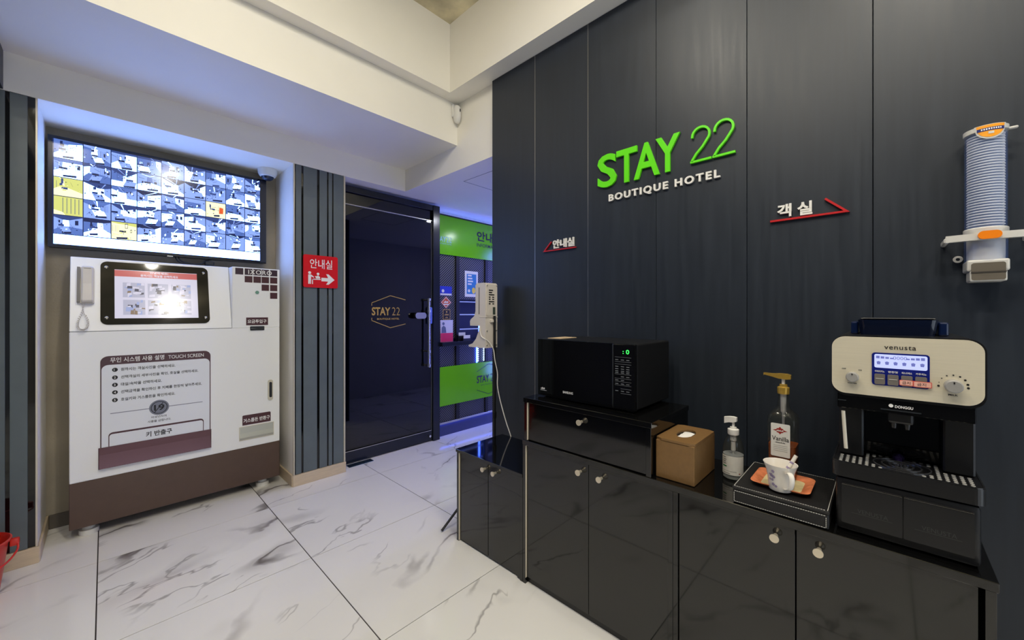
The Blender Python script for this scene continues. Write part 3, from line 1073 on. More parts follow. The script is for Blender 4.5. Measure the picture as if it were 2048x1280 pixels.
for (a0, b0) in ((.079, .211), (.193, .209), (.309, .209), (.080, .098), (.193, .098), (.309, .098)):
    bm = quad(Fp, a0, b0, a0 + .100, b0 + .097, .0068, mi=4)
    c = .0069
    for k in range(22):
        p, q = random.random() * .85, random.random() * .85
        w, h = .08 + .22 * random.random(), .06 + .25 * random.random()
        c += .00004
        sh = .1 * (random.random() - .5)
        poly(Fp, [(a0 + min(1, x) * .1, b0 + max(0, min(1, y)) * .097) for x, y in ((p, q), (p + w, q + sh), (p + w, q + h + sh), (p + .02, q + h))], c, bm, random.choice((0, 2, 3, 4, 4, 5, 0)))
    obj('room_thumbnail', bm, KS, up)
for a, b in ((.008, .402), (.481, .399), (.009, .080), (.483, .077)):
    obj('bezel_screw', lathe([(.0085, .006), (.0085, .010), (.005, .012)], (0, 0, 0), 14), CHROME, up)
    o = bpy.data.objects[-1] if False else None
# screws are built at the origin along z; move their vertices onto the leaning plane
_sc = [o for o in bpy.data.objects if o.name.startswith('bezel_screw')]
for o, (a, b) in zip(_sc, ((.008, .402), (.481, .399), (.009, .080), (.483, .077))):
    off = ROOT[o]
    for v in o.data.vertices:
        q = v.co + off
        v.co = Fp(a + q.x, b + q.y, q.z) - off
# intercom phone hanging on the leaning panel
ph = obj('intercom_phone', prism(Fp, rrect(-.112, .166, -.042, .388, .006), 0, .022), PHONE, ks)
secs = []
for b, w, c in ((.168, .022, .052), (.176, .025, .058), (.215, .025, .052), (.28, .024, .046), (.335, .025, .052), (.378, .025, .058), (.386, .022, .052)):
    secs.append([Fp(-.070 + w * s, b, cc) for s, cc in ((-1, .022), (1, .022), (1, c - .006), (.7, c), (-.7, c), (-1, c - .006))])
obj('receiver', loft(secs), PHONE, ph)
obj('speaker_slot', quad(Fp, -.084, .3695, -.056, .3715, .0588), PRINTBLACK, ph)
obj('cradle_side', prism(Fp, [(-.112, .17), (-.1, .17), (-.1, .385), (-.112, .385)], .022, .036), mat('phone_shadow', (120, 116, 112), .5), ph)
pts = []
base = [Fp(-.092, .166, .015), Fp(-.088, .12, .02), Fp(-.105, .06, .024), Fp(-.106, .018, .026), Fp(-.088, .002, .03), Fp(-.070, .02, .026), Fp(-.068, .06, .024), Fp(-.086, .12, .024), Fp(-.078, .168, .03)]
sp = smooth_path(base, 22)
coil = []
for i, p in enumerate(sp):
    t = i * 1.45
    d = (sp[min(i + 1, len(sp) - 1)] - sp[max(i - 1, 0)]).normalized()
    a = d.cross(Fp.n).normalized()
    rr = .0052 if 20 < i < len(sp) - 30 else .001
    coil.append(p + a * rr * math.cos(t) + Fp.n * rr * math.sin(t))
obj('coiled_cord', tube(coil, .0016, 6, k=0), PHONE, ph, True)

# print on the front of the kiosk
Fk = front_y(YK)
ip = obj('instruction_plate', ring(Fk, rrect(-.0175, .512, .5085, 1.059, (.0001, .0001, .035, .035), 6), rrect(-.0125, .5125, .5035, 1.006, (.0001, .0001, .03, .03), 6), 0, .0012), MAROON, ks)
obj('pale_field', prism(Fk, rrect(-.0125, .5125, .5035, 1.006, (.0001, .0001, .03, .03), 6), 0, .0006), PANELGREY, ip)
bm = text(Fk, '무인 시스템 사용 설명', .024, 1.018, .268, 1.049, c1=.0018, bold=.012)
text(Fk, 'TOUCH SCREEN', .288, 1.020, .471, 1.043, c1=.0018, bold=.006, bm=bm)
obj('title_lettering', bm, PRINTWHITE, ip)
for k, (z, s, x1) in enumerate(((.974, '원하시는 객실사진을 선택하세요.', .323), (.927, '선택객실의 세부사진을 확인, 호실을 선택하세요.', .4415), (.8825, '대실/숙박을 선택하세요.', .2565), (.837, '선택금액을 확인하신 후 지폐를 한장씩 넣어주세요.', .4605), (.790, '호실키와 거스름돈을 확인하세요.', .322))):
    nd = obj('number_disc', prism(Fk, disc(.044, z, .0125, 18), 0, .0012), PRINTBLACK, ip)
    obj('number_lettering', text(Fk, str(k + 1), .0395, z - .0065, None, z + .0065, c1=.0018, bold=.01), PRINTWHITE, ip)
    obj('instruction_lettering', text(Fk, s, .0695, z - .010, x1, z + .010, c1=.0012, bold=.016), PRINTBLACK, ip)
bm = text(Fk, '미성년자의', .207, .646, .279, .660, c1=.0012, bold=.01)
text(Fk, '사용을 금합니다.', .189, .620, .301, .635, c1=.0012, bold=.01, bm=bm)
obj('age_lettering', bm, PRINTBLACK, ip)
obj('key_lettering', text(Fk, '키 반출구', .1815, .532, .3065, .566, c1=.0012, bold=.022), PRINTBLACK, ip)
bm = prism(Fk, disc(.244, .711, .048, 32), 0, .0010)
quad(Fk, .024, .709, .197, .713, .001, bm); quad(Fk, .291, .709, .4645, .713, .001, bm)
obj('age_badge', bm, PRINTGREY, ip)
bm = ring(Fk, disc(.244, .711, .040, 32), disc(.244, .711, .0365, 32), .001, .0016)
text(Fk, '19', .219, .692, .269, .730, c1=.0018, bold=.025, bm=bm)
ribbon(Fk, [(.262, .740), (.222, .682)], .004, .001, .0016, bm)
obj('badge_lettering', bm, PRINTBLACK, ip)
obj('key_frame', ring(Fk, rrect(.0165, .5125, .471, .597, (.0001, .0001, .02, .02), 5), rrect(.0205, .5125, .467, .586, (.0001, .0001, .014, .014), 5), .0006, .0012), MAROON, ip)
# key outlet: recessed trough with flap
kt = obj('key_slot', ring(Fk, [(-.0255, .386), (.5125, .386), (.5125, .5135), (-.0255, .5135)], [(-.0225, .389), (.5095, .389), (.5095, .5115), (-.0225, .5115)], 0, .003), MAROON, ks)
bm = NB()
for pts in ([(.5115, 0.0008), (.47, .0012), (.43, .012), (.392, .022), (.389, .004)],):
    lo = [bm.verts.new((-.0225, YK - c, z)) for z, c in pts]
    hi = [bm.verts.new((.5095, YK - c, z)) for z, c in pts]
    for i in range(len(pts) - 1):
        bm.faces.new((lo[i], hi[i], hi[i + 1], lo[i + 1]))
    bm.faces.new(lo); bm.faces.new(hi)
obj('flap', bm, mat('plum_metal', (92, 62, 66), .22, metal=.6), kt)
# lock handle
lh = obj('lock_plate', prism(Fk, rrect(.855, .655, .8895, .812, .016, 6), 0, .006), STEEL, ks)
obj('lock_lever', prism(Fk, rrect(.864, .680, .880, .795, .007, 5), .006, .016), BLACKSATIN, lh)
# change outlet
cp = obj('change_label', prism(Fk, rrect(.694, .4975, .8745, .5705, (.0001, .0001, .008, .008), 4), 0, .0012), MAROON, ks)
obj('label_lettering', text(Fk, '거스름돈 반환구', .700, .515, .869, .545, c1=.0018, bold=.022), PRINTWHITE, cp)
ct = obj('change_tray', ring(Fk, [(.674, .389), (.895, .389), (.895, .490), (.674, .490)], [(.678, .393), (.891, .393), (.891, .486), (.678, .486)], 0, .004), STEEL, ks)
bm = NB()
pts = [(.486, .0006), (.44, .001), (.41, .010), (.393, .003)]
lo = [bm.verts.new((.678, YK - c, z)) for z, c in pts]; hi = [bm.verts.new((.891, YK - c, z)) for z, c in pts]
for i in range(3):
    bm.faces.new((lo[i], hi[i], hi[i + 1], lo[i + 1]))
bm.faces.new(lo); bm.faces.new(hi)
obj('scoop', bm, mat('tray_metal', (188, 188, 176), .35, metal=.5), ct)
# bank note slot
nl = obj('note_label', prism(Fk, [(.717, 1.2285), (.857, 1.2285), (.857, 1.2855), (.717, 1.2855)], 0, .0012), MAROON, ks)
obj('label_lettering', text(Fk, '요금투입구', .726, 1.243, .847, 1.271, c1=.0018, bold=.022), PRINTWHITE, nl)
ns = obj('note_slot', box(.741, .832, YK - .010, YK, 1.190, 1.220, .003, 1), BLACKSATIN, ks)
obj('slot_mouth', box(.746, .827, YK - .0115, YK - .010, 1.203, 1.208), CHROME, ns)
# brand squares
PX = [.651, .708, .7625, .815, .871]
for k, (zt) in enumerate((1.645, 1.590, 1.5325, 1.4735)):
    for i in range(5):
        if i >= (0, 1, 3, 4)[k]:
            obj('brand_square', prism(Fk, [(PX[i], zt - .0465), (PX[i] + .0485, zt - .0465), (PX[i] + .0485, zt), (PX[i], zt)], 0, .0008), mat('plum_print', (52, 28, 44), .35) if k == 0 else MAROON, ks)
bm = text(Fk, 'IXORO', .730, 1.605, .882, 1.637, c1=.0014, bold=.012, spacing=1.15)
obj('brand_lettering', bm, PRINTWHITE, ks)
obj('key_lock', lathe([(.012, -.006), (.012, 0)], (.786, YK, 1.472), 18, axis='y'), mat('lock_green', (120, 160, 140), .3, metal=.6), ks, True)

# ================================================================== RED DIRECTION SIGN
rs = thing('direction_sign', 'red square sign with white arrow and counter pictogram on the slatted pillar', 'sign', (1.186, Y3, 1.52))
Fr = front_y(Y3 - .001)
obj('plate', prism(Fr, rrect(1.056, 1.518, 1.316, 1.772, .014), 0, .012), RED, rs)
obj('lettering', text(Fr, '안내실', 1.103, 1.668, 1.272, 1.742, c0=.012, c1=.0128, bold=.006), PRINTWHITE, rs)
bm = NB()
poly(Fr, [(1.188, 1.570), (1.240, 1.570), (1.224, 1.545), (1.243, 1.545), (1.290, 1.585), (1.243, 1.628), (1.224, 1.628), (1.240, 1.598), (1.188, 1.598)], .013, bm)
obj('arrow', bm, PRINTWHITE, rs)
bm = prism(Fr, disc(1.101, 1.632, .011, 14), .0121, .0128)
poly(Fr, [(1.090, 1.618), (1.112, 1.618), (1.132, 1.602), (1.132, 1.594), (1.112, 1.604), (1.110, 1.545), (1.102, 1.545), (1.101, 1.58), (1.099, 1.545), (1.091, 1.545)], .013, bm)
prism(Fr, disc(1.163, 1.626, .010, 14), .0121, .0128, bm)
poly(Fr, [(1.150, 1.590), (1.178, 1.590), (1.178, 1.602), (1.163, 1.614), (1.150, 1.608), (1.138, 1.606)], .013, bm)
poly(Fr, [(1.118, 1.580), (1.182, 1.580), (1.182, 1.587), (1.118, 1.587)], .013, bm)
poly(Fr, [(1.118, 1.587), (1.125, 1.587), (1.125, 1.545), (1.118, 1.545)], .013, bm)
obj('pictogram', bm, PRINTWHITE, rs)

# ================================================================== WALL LETTERING
Fw = front_x(XW - .0015)
sg = thing('hotel_sign', 'raised lime green STAY 22 lettering high on the dark wall', 'sign', (XW - .01, .82, 2.01))
for ch_, a0, a1 in (('S', -1.160, -1.043), ('T', -1.044, -.927), ('A', -.944, -.808), ('Y', -.828, -.709)):
    obj('letter', text(Fw, ch_, a0, 2.010, a1, 2.187 if ch_ != 'S' else 2.190, 0, .012, bold=.018), GREEN, sg)


def two(a0):
    w = .088
    pts = [(a0 + .004, 2.138)]
    for k in range(0, 13):
        t = math.radians(180 - k * 17)
        pts.append((a0 + w / 2 - .002 + .038 * math.cos(t), 2.142 + .038 * math.sin(t)))
    pts += [(a0 + .050, 2.088), (a0 + .022, 2.060), (a0 + .006, 2.036), (a0 + .002, 2.0285)]
    bm = ribbon(Fw, pts, .0095, 0, .012)
    ribbon(Fw, [(a0 - .004, 2.026), (a0 + w, 2.026)], .0095, 0, .012, bm)
    return bm


obj('letter', two(-.657), GREEN, sg)
obj('letter', two(-.560), GREEN, sg)
sg = thing('hotel_sign', 'raised white BOUTIQUE HOTEL lettering below the green letters', 'sign', (XW - .01, .81, 1.92))
V, Fc = glyph('BOUTIQUE HOTEL', .03, 1.28)
par = list(range(len(V)))


def find(i):
    while par[i] != i:
        par[i] = par[par[i]]; i = par[i]
    return i


for f in Fc:
    for i in f[1:]:
        par[find(i)] = find(f[0])
isl = {}
for f in Fc:
    isl.setdefault(find(f[0]), []).append(f)
xs = [v[0] for v in V]; ys = [v[1] for v in V]
x0, x1, y0, y1 = min(xs), max(xs), min(ys), max(ys)
for root in sorted(isl, key=lambda r: V[r][0]):
    bm = NB()
    fs = isl[root]
    ids = sorted({i for f in fs for i in f})
    hi = {}; lo = {}
    for i in ids:
        a = -1.091 + (V[i][0] - x0) / (x1 - x0) * (1.091 - .533); b = 1.922 + (V[i][1] - y0) / (y1 - y0) * .044
        hi[i] = bm.verts.new(Fw(a, b, .010)); lo[i] = bm.verts.new(Fw(a, b, 0))
    E = set()
    for f in fs:
        bm.faces.new([hi[i] for i in f]); bm.faces.new([lo[i] for i in reversed(f)])
        for k in range(len(f)):
            E.add((f[k], f[(k + 1) % len(f)]))
    for i, j in E:
        if (j, i) not in E:
            bm.faces.new((lo[i], lo[j], hi[j], hi[i]))
    obj('letter', bm, SIGNWHITE, sg)
sg = thing('room_sign', 'white Korean letters over a red arrow pointing right, near the coffee machine', 'sign', (XW - .01, .22, 1.69))
obj('letter', text(Fw, '객', -.319, 1.709, -.271, 1.761, 0, .009, bold=.03), SIGNWHITE, sg)
obj('letter', text(Fw, '실', -.252, 1.706, -.204, 1.759, 0, .009, bold=.03), SIGNWHITE, sg)
obj('arrow', ribbon(Fw, [(-.343, 1.698), (-.102, 1.698), (-.165, 1.757)], .0075, 0, .010), REDPAINT, sg)
sg = thing('reception_sign', 'white Korean letters over a red arrow pointing left, near the wall end', 'sign', (XW - .01, 1.42, 1.70))
for k, c_ in enumerate('안내실'):
    obj('letter', text(Fw, c_, -1.477 + k * .054, 1.714, -1.477 + k * .054 + .049, 1.767, 0, .009, bold=.03), SIGNWHITE, sg)
obj('arrow', ribbon(Fw, [(-1.307, 1.7045), (-1.545, 1.7045), (-1.489, 1.758)], .006, 0, .010), REDPAINT, sg)

# ================================================================== CABINETS
XC = 1.417
XCB = 1.797


def knob(par, x, y, z):
    k = lathe([(.006, 0), (.006, -.010), (.008, -.014), (.0125, -.024), (.0125, -.027)], (x, y, z), 20, axis='x')
    return obj('knob', k, mat('pale_nickel', (222, 210, 188), .28, metal=.55), par, True)


def cabinet(name, label, y0, y1, ztop, doors, knobs, zb=.032, toe=True, band=True):
    """y1 is the far side"""
    t = thing(name, label, 'cabinet', (1.60, (y0 + y1) / 2, 0))
    obj('side_panel', box(XC, XCB, y1 - .017, y1, 0, ztop, .0008, 1), CABGLOSS, t)
    obj('side_panel', box(XC, XCB, y0, y0 + .017, 0, ztop, .0008, 1), CABGLOSS, t)
    if band:
        obj('edge_band', box(XC + .0005, XC + .012, y1 - .0185, y1 - .0171, .03 if toe else 0.004, ztop - .004), CABEDGE, t)
    obj('bottom_panel', box(XC + .03, XCB, y0 + .0171, y1 - .0171, .034, .05), CABGLOSS, t)
    obj('back_panel', box(XCB - .006, XCB, y0 + .0171, y1 - .0171, .05, ztop), BLACKMATTE, t)
    if toe:
        obj('toe_board', box(XC + .022, XC + .034, y0 + .0171, y1 - .0171, 0, .034), BLACKSATIN, t)
    for (a, b), kz in zip(doors, knobs):
        d = obj('door', box(XC + .009, XC + .026, a, b, zb, ztop - .003, .0008, 1), CABGLOSS, t)
        knob(d, XC + .009, *kz)
    return t


cabinet('low_cabinet', 'shorter glossy black cabinet beside the wall end, cord lying on it', 1.284, 1.800, .512,
        [(1.543, 1.781), (1.323, 1.5395)], [(1.563, .477), (1.482, .477)], zb=.008, toe=False)
lc = bpy.data.objects['low_cabinet']
obj('filler_strip', box(XC + .002, XC + .02, 1.3015, 1.3205, 0.004, .510, .0008, 1), CABGLOSS, lc)
obj('top_panel', box(XC - .004, XCB, 1.2835, 1.806, .512, .529, .0012, 1), CABGLOSS, lc)
cabinet('base_cabinet', 'glossy black two door base cabinet under the drawer unit and microwave', .5535, 1.2825, .676,
        [(.914, 1.263), (.560, .9115)], [(.951, .634), (.849, .634)])
cabinet('base_cabinet', 'glossy black two door base cabinet under the coffee machine', -.1865, .5525, .676,
        [(.194, .5345), (-.160, .1905)], [(.242, .637), (.137, .637)], band=False)
tag(obj('worktop', box(XC - .003, XCB, -.190, 1.2833, .6762, .700, .0015, 1), CABGLOSS),
    'long glossy black worktop over both base cabinets', 'worktop')
du = thing('drawer_unit', 'glossy black drawer box under the microwave', 'drawer unit', (1.60, .95, .7005))
obj('side_panel', box(XC, XCB, 1.2555, 1.2725, .7005, .886, .0008, 1), CABGLOSS, du)
obj('side_panel', box(XC, XCB, .634, .654, .7005, .886, .0008, 1), CABGLOSS, du)
obj('edge_band', box(XC + .0005, XC + .012, 1.254, 1.2554, .703, .884), CABEDGE, du)
obj('back_panel', box(XCB - .008, XCB, .6541, 1.2554, .7005, .886), BLACKMATTE, du)
obj('bottom_panel', box(XC + .03, XCB - .009, .6541, 1.2554, .7005, .712), BLACKMATTE, du)
d_ = obj('drawer_front', box(XC + .009, XC + .026, .6575, 1.2535, .704, .882, .0008, 1), CABGLOSS, du)
knob(d_, XC + .009, .946, .850)
obj('top_panel', box(XC - .004, XCB, .630, 1.276, .8862, .908, .0012, 1), CABGLOSS, du)

# ================================================================== MICROWAVE
mw = thing('microwave', 'black microwave oven with green zero on its display', 'microwave', (1.66, .99, .908))
MX = 1.487
obj('case', box(MX + .022, 1.838, .733, 1.246, .919, 1.190, .006, 2), mat('mw_case', (20, 20, 21), .35), mw)
for x in (1.53, 1.80):
    for y in (.77, 1.21):
        obj('foot', lathe([(.016, .9085), (.014, .9195)], (x, y, 0), 14), BLACKMATTE, mw, True)
# bowed glossy door
bm = NB()
nseg = 14
rows = []
for i in range(nseg + 1):
    y = .836 + (1.247 - .836) * i / nseg
    c = .007 * math.sin(math.pi * i / nseg)
    rows.append((y, MX + .004 - c))
lo = [bm.verts.new((x, y, .916)) for y, x in rows] + [bm.verts.new((MX + .022, 1.247, .916)), bm.verts.new((MX + .022, .836, .916))]
hi = [bm.verts.new((x, y, 1.190)) for y, x in rows] + [bm.verts.new((MX + .022, 1.247, 1.190)), bm.verts.new((MX + .022, .836, 1.190))]
n = len(lo)
bm.faces.new(lo); bm.faces.new(list(reversed(hi)))
for i in range(n):
    bm.faces.new((lo[i], lo[(i + 1) % n], hi[(i + 1) % n], hi[i]))
dd = obj('door', bm, BLACKGLOSS, mw, True)
Fv = front_x(MX - .0032)
obj('brand_lettering', text(front_x(MX - .0015), 'SAMSUNG', -1.090, .944, -1.033, .955, c1=.0015, bold=.02), PRINTWHITE, dd)
obj('badge_lettering', scribble(front_x(MX + .002), -1.225, .946, -1.200, .956, 4, .0015, quad(front_x(MX + .002), -1.228, .9405, -1.190, .942, .0015)), PRINTWHITE, dd)
cpn = obj('control_panel', box(MX, MX + .022, .732, .8345, .916, 1.190, .004, 2), BLACKGLOSS, mw)
Fc_ = front_x(MX)
obj('display_digits', text(Fc_, ': 0', -.786, 1.1495, -.757, 1.1675, c1=.001, bold=.01), glow('green_digit', (.05, 1.0, .12), 2.0), cpn)
bm = NB()
for z in (1.135, 1.116, 1.106, 1.064, 1.046, 1.033, 1.018):
    quad(Fc_, -.822, z - .0006, -.748, z + .0006, .0008, bm)
quad(Fc_, -.795, 1.003, -.748, 1.0045, .0008, bm); quad(Fc_, -.795, .984, -.748, .9855, .0008, bm)
for r, z in enumerate((1.124, 1.096, 1.086, 1.077, 1.070, 1.054, 1.039, 1.024, .994)):
    for a in (-.812, -.786, -.762):
        if random.random() < .85:
            quad(Fc_, a - .008, z - .0016, a + .006, z + .0014, .0008, bm)
obj('key_legend', bm, mat('dim_print', (112, 116, 120), .5), cpn)
obj('hinge_glint', box(MX - .0005, MX + .004, .8348, .8357, .93, 1.185), CHROME, mw)
tag(obj('paper_sheet', box(1.555, 1.70, 1.16, 1.236, 1.1905, 1.193), mat('tan_paper', (196, 172, 140), .7)),
    'small tan paper sheet lying on the microwave top', 'paper')

# ================================================================== TISSUE BOX
tb_ = thing('tissue_box', 'bronze leatherette tissue box between the drawer unit and pump bottle', 'tissue box', (1.57, .567, .7))
obj('body', box(1.446, 1.676, .488, .628, .7008, .842, .003, 2), BROWNLEATHER, tb_)
Fz = FR((0, 0, .8425), XR, (0, 1, 0))
hole = disc(1.565, .558, .060, 32, .030)
outer = []
for i in range(32):
    t = 2 * math.pi * i / 32
    c, s_ = math.cos(t), math.sin(t)
    k = min(.1165 / max(abs(c), 1e-6), .0705 / max(abs(s_), 1e-6))
    outer.append((1.561 + c * k, .558 + s_ * k))
obj('lid', ring(Fz, outer, hole, 0, .008), BROWNLEATHER, tb_)
obj('opening', prism(Fz, disc(1.565, .558, .0605, 32, .0305), 0, .0012), mat('box_inside', (24, 18, 14), .8), tb_)
bm = NB()
rows = []
for i in range(9):
    a = 1.52 + .09 * i / 8
    rows.append([Vector((a, .558 + .020 * (j - 3) / 3, .8438 + .0042 * (1 - ((j - 3) / 3) ** 2) * (1 - ((i - 4) / 4) ** 2) + .0008 * math.sin(i * 2.1 + j))) for j in range(7)])
vv = [[bm.verts.new(p) for p in r] for r in rows]
for i in range(8):
    for j in range(6):
        bm.faces.new((vv[i][j], vv[i + 1][j], vv[i + 1][j + 1], vv[i][j + 1]))
obj('tissue', bm, mat('tissue_paper', (236, 234, 232), .9), tb_, True)

# ================================================================== HAND GEL BOTTLE
gx, gy = 1.632, .411
gb_ = thing('gel_bottle', 'clear pump bottle of hand gel with white label', 'bottle', (gx, gy, .7))
obj('gel', lathe([(.030, .7035), (.034, .707), (.034, .792)], (gx, gy, 0), 28), GEL, gb_, True)
obj('shell', lathe([(.030, .7005), (.0365, .706), (.0365, .800), (.034, .825), (.026, .848), (.0175, .862), (.0155, .868)], (gx, gy, 0), 32), GLASSY, gb_, True)
obj('collar', lathe([(.018, .864), (.019, .867), (.019, .884), (.011, .887), (.011, .892)], (gx, gy, 0), 24), WHITEPL, gb_, True)
obj('stem', lathe([(.0045, .890), (.0045, .914)], (gx, gy, 0), 14), WHITEPL, gb_, True)
obj('dip_tube', lathe([(.003, .72), (.003, .80), (.008, .805), (.008, .84), (.011, .842), (.011, .862)], (gx, gy, 0), 14), WHITEPL, gb_, True)
bm = loft([[Vector((gx + s * hx, gy + yy, z)) for s, z in ((-1, z0), (1, z0), (1, z1), (-1, z1))] for yy, hx, z0, z1 in ((-.012, .008, .914, .928), (.0, .010, .910, .930), (.014, .008, .908, .929), (.030, .005, .902, .926))])
obj('pump_head', bm, WHITEPL, gb_, True)


def wrap(cx, cy, r, t0, t1, z0, z1, n=14, bm=None, mi=0):
    bm = bm or NB()
    v = []
    for i in range(n + 1):
        t = t0 + (t1 - t0) * i / n
        v.append((bm.verts.new((cx + r * math.cos(t), cy + r * math.sin(t), z0)), bm.verts.new((cx + r * math.cos(t), cy + r * math.sin(t), z1))))
    for a, b in zip(v[:-1], v[1:]):
        f = bm.faces.new((a[0], b[0], b[1], a[1])); f.material_index = mi
    return bm


TH = math.atan2(-gy, -gx)
lb = obj('label', wrap(gx, gy, .0370, TH - 1.25, TH + 1.05, .7215, .791), mat('translucent_label', (216, 214, 208), .5), gb_, True)
bm = NB()
for k in range(4):
    wrap(gx, gy, .0373, TH - 1.1, TH - .70 + .05 * (k % 2), .782 - k * .0075, .7845 - k * .0075, 5, bm)
wrap(gx, gy, .0373, TH - 1.1, TH + .3, .7345, .7353, 8, bm)
wrap(gx, gy, .0373, TH - 1.1, TH - .3, .7260, .7275, 6, bm)
obj('print', bm, mat('grey_text', (90, 92, 90), .6), lb)
obj('green_mark', wrap(gx, gy, .0373, TH - 1.1, TH - .62, .7490, .7535, 5), LABELGREEN, lb)
obj('red_mark', wrap(gx, gy, .0373, TH + .5, TH + .62, .7275, .731, 3), LABELRED, lb)

# ================================================================== LEATHER BOX WITH PLATE, CUP, SPOON, SYRUP
lx0, lx1, ly0, ly1 = 1.421, 1.712, .113, .362
lbx = thing('leather_box', 'flat black leather box with white stitching under the orange plate', 'box', ((lx0 + lx1) / 2, (ly0 + ly1) / 2, .7))
obj('body', box(lx0 + .002, lx1 - .002, ly0 + .002, ly1 - .002, .7008, .7445, .003, 1), BLACKLEATHER, lbx)
obj('lid', box(lx0, lx1, ly0, ly1, .7445, .754, .003, 2), BLACKLEATHER, lbx)
bm = NB()


def dashes(p, q, n_, w=.0014, h=.0010):
    p, q = Vector(p), Vector(q)
    d = q - p
    L_ = d.length
    k = int(L_ / .0060)
    d.normalize()
    sidev = d.cross(Vector(n_)).normalized()
    for i in range(k):
        a = p + d * (i * .006 + .001); b = a + d * .0042
        vs = [a + sidev * w / 2, b + sidev * w / 2, b - sidev * w / 2, a - sidev * w / 2]
        up_ = Vector(n_) * h
        f = [bm.verts.new(v) for v in vs] + [bm.verts.new(v + up_) for v in vs]
        bm.faces.new(f[4:]);
        for i2 in range(4):
            bm.faces.new((f[i2], f[(i2 + 1) % 4], f[4 + (i2 + 1) % 4], f[4 + i2]))


zt = .7538
for p, q in (((lx0 + .006, ly1 - .005, zt), (lx0 + .006, ly0 + .005, zt)), ((lx1 - .006, ly1 - .005, zt), (lx1 - .006, ly0 + .005, zt)), ((lx0 + .006, ly1 - .005, zt), (lx1 - .006, ly1 - .005, zt)), ((lx0 + .006, ly0 + .005, zt), (lx1 - .006, ly0 + .005, zt))):
    dashes(p, q, (0, 0, 1))
xf = lx0 + .0022
for p, q in (((xf, ly1 - .006, .740), (xf, ly0 + .008, .740)), ((xf, ly1 - .006, .706), (xf, ly0 + .008, .706)), ((xf, ly1 - .006, .706), (xf, ly1 - .006, .740)), ((xf, ly0 + .008, .706), (xf, ly0 + .008, .740))):
    dashes(p, q, (-1, 0, 0))
obj('stitching', bm, STITCH, lbx)

pz = .7545
pcx, pcy = 1.545, .243
pt = thing('plate', 'orange and cream rounded square plate on the leather box', 'plate', (pcx, pcy, pz))


def sq(h, r, z, hb=None, cx=pcx, cy=pcy):
    return [Vector((cx + a, cy + b, z)) for a, b in rrect(-h, -(hb or h), h, hb or h, r, 5)]


H_ = .078
obj('rim', loft([sq(.052, .016, pz), sq(.060, .018, pz + .003), sq(H_, .022, pz + .013), sq(H_ + .002, .022, pz + .0155), sq(H_ - .002, .022, pz + .0165), sq(.060, .018, pz + .008), sq(.054, .016, pz + .0055)], cap=False), ORANGEPL, pt, True)
obj('well', loft([sq(.0545, .016, pz + .0008), sq(.0545, .016, pz + .0056)]), YELLOWGL, pt, True)

cx_, cy_, cz_ = 1.482, .2395, .7605
cpg = thing('cup', 'white porcelain cup with violet flowers on the orange plate', 'cup', (cx_, cy_, cz_))
prof = [(.024, 0), (.0300, .001), (.0312, .004), (.0325, .020), (.0345, .040), (.0385, .062), (.0455, .082), (.0462, .0835), (.0444, .0825), (.037, .062), (.0328, .040), (.0305, .020), (.027, .008), (.0, .007)]
obj('bowl', lathe(prof, (cx_, cy_, cz_), 36, cap=False), PORCELAIN, cpg, True)
hd = Vector((-.80, -.60, 0))
hp = [(.0325, .030), (.045, .018), (.056, .026), (.063, .045), (.062, .062), (.052, .070), (.040, .064)]
pts = [Vector((cx_, cy_, cz_)) + hd * a + Vector((0, 0, b)) for a, b in hp]
pts[0] = Vector((cx_, cy_, cz_)) + hd * .029 + Vector((0, 0, .012))
secs = []
P_ = smooth_path(pts, 5)
sd = hd.cross(Vector((0, 0, 1)))
for i, p in enumerate(P_):
    d = (P_[min(i + 1, len(P_) - 1)] - P_[max(i - 1, 0)]).normalized()
    nn = d.cross(sd).normalized()
    secs.append([p + sd * .0075 * math.cos(t) + nn * .0032 * math.sin(t) for t in [2 * math.pi * j / 10 for j in range(10)]])
obj('handle', loft(secs), PORCELAIN, cpg, True)
for ang, h, r in ((2.80, .064, .005), (2.62, .050, .006), (2.80, .046, .005), (2.66, .036, .004), (2.50, .052, .0035), (2.72, .022, .005), (2.95, .018, .004), (2.42, .036, .003), (4.5, .05, .003), (4.5, .02, .003)):
    rad = .0318 + (.0455 - .0312) * (h / .083) ** 2.2
    bm = NB()
    for k in range(5):
        t = 2 * math.pi * k / 5
        c = (ang + r * .6 * math.cos(t) / rad, h + r * .6 * math.sin(t))
        v = []
        for j in range(8):
            q = 2 * math.pi * j / 8
            aa = c[0] + r * .42 * math.cos(q) / rad; hh = c[1] + r * .42 * math.sin(q)
            rr = .0318 + (.0455 - .0312) * (max(hh, 0) / .083) ** 2.2 + .0008
            v.append(bm.verts.new((cx_ + rr * math.cos(aa), cy_ + rr * math.sin(aa), cz_ + hh)))
        bm.faces.new(v)
    obj('flower_print', bm, FLOWER, cpg)
spn = thing('spoon', 'spoon with patterned porcelain handle standing in the cup', 'spoon', (cx_, cy_, cz_ + .01))
p0 = Vector((cx_ + .012, cy_ + .018, cz_ + .012)); p1 = Vector((cx_ + .030, cy_ - .020, cz_ + .070)); p2 = Vector((cx_ + .040, cy_ - .036, cz_ + .105))
obj('stem', tube([p0, p1], .0025, 8, k=1), CHROME, spn, True)
obj('handle', tube([p0.lerp(p1, .75), p1, p2], .0056, 12, k=2), PORCELAIN, spn, True)
obj('handle_print', tube([p1.lerp(p2, .25), p1.lerp(p2, .40)], .0058, 12, k=1, bm=tube([p0.lerp(p1, .86), p0.lerp(p1, .95)], .0058, 12, k=1)), FLOWER, spn, True)
obj('bowl', lathe([(.001, -.004), (.010, 0), (.001, .003)], p0 - Vector((0, 0, .0012)), 14), CHROME, spn, True)

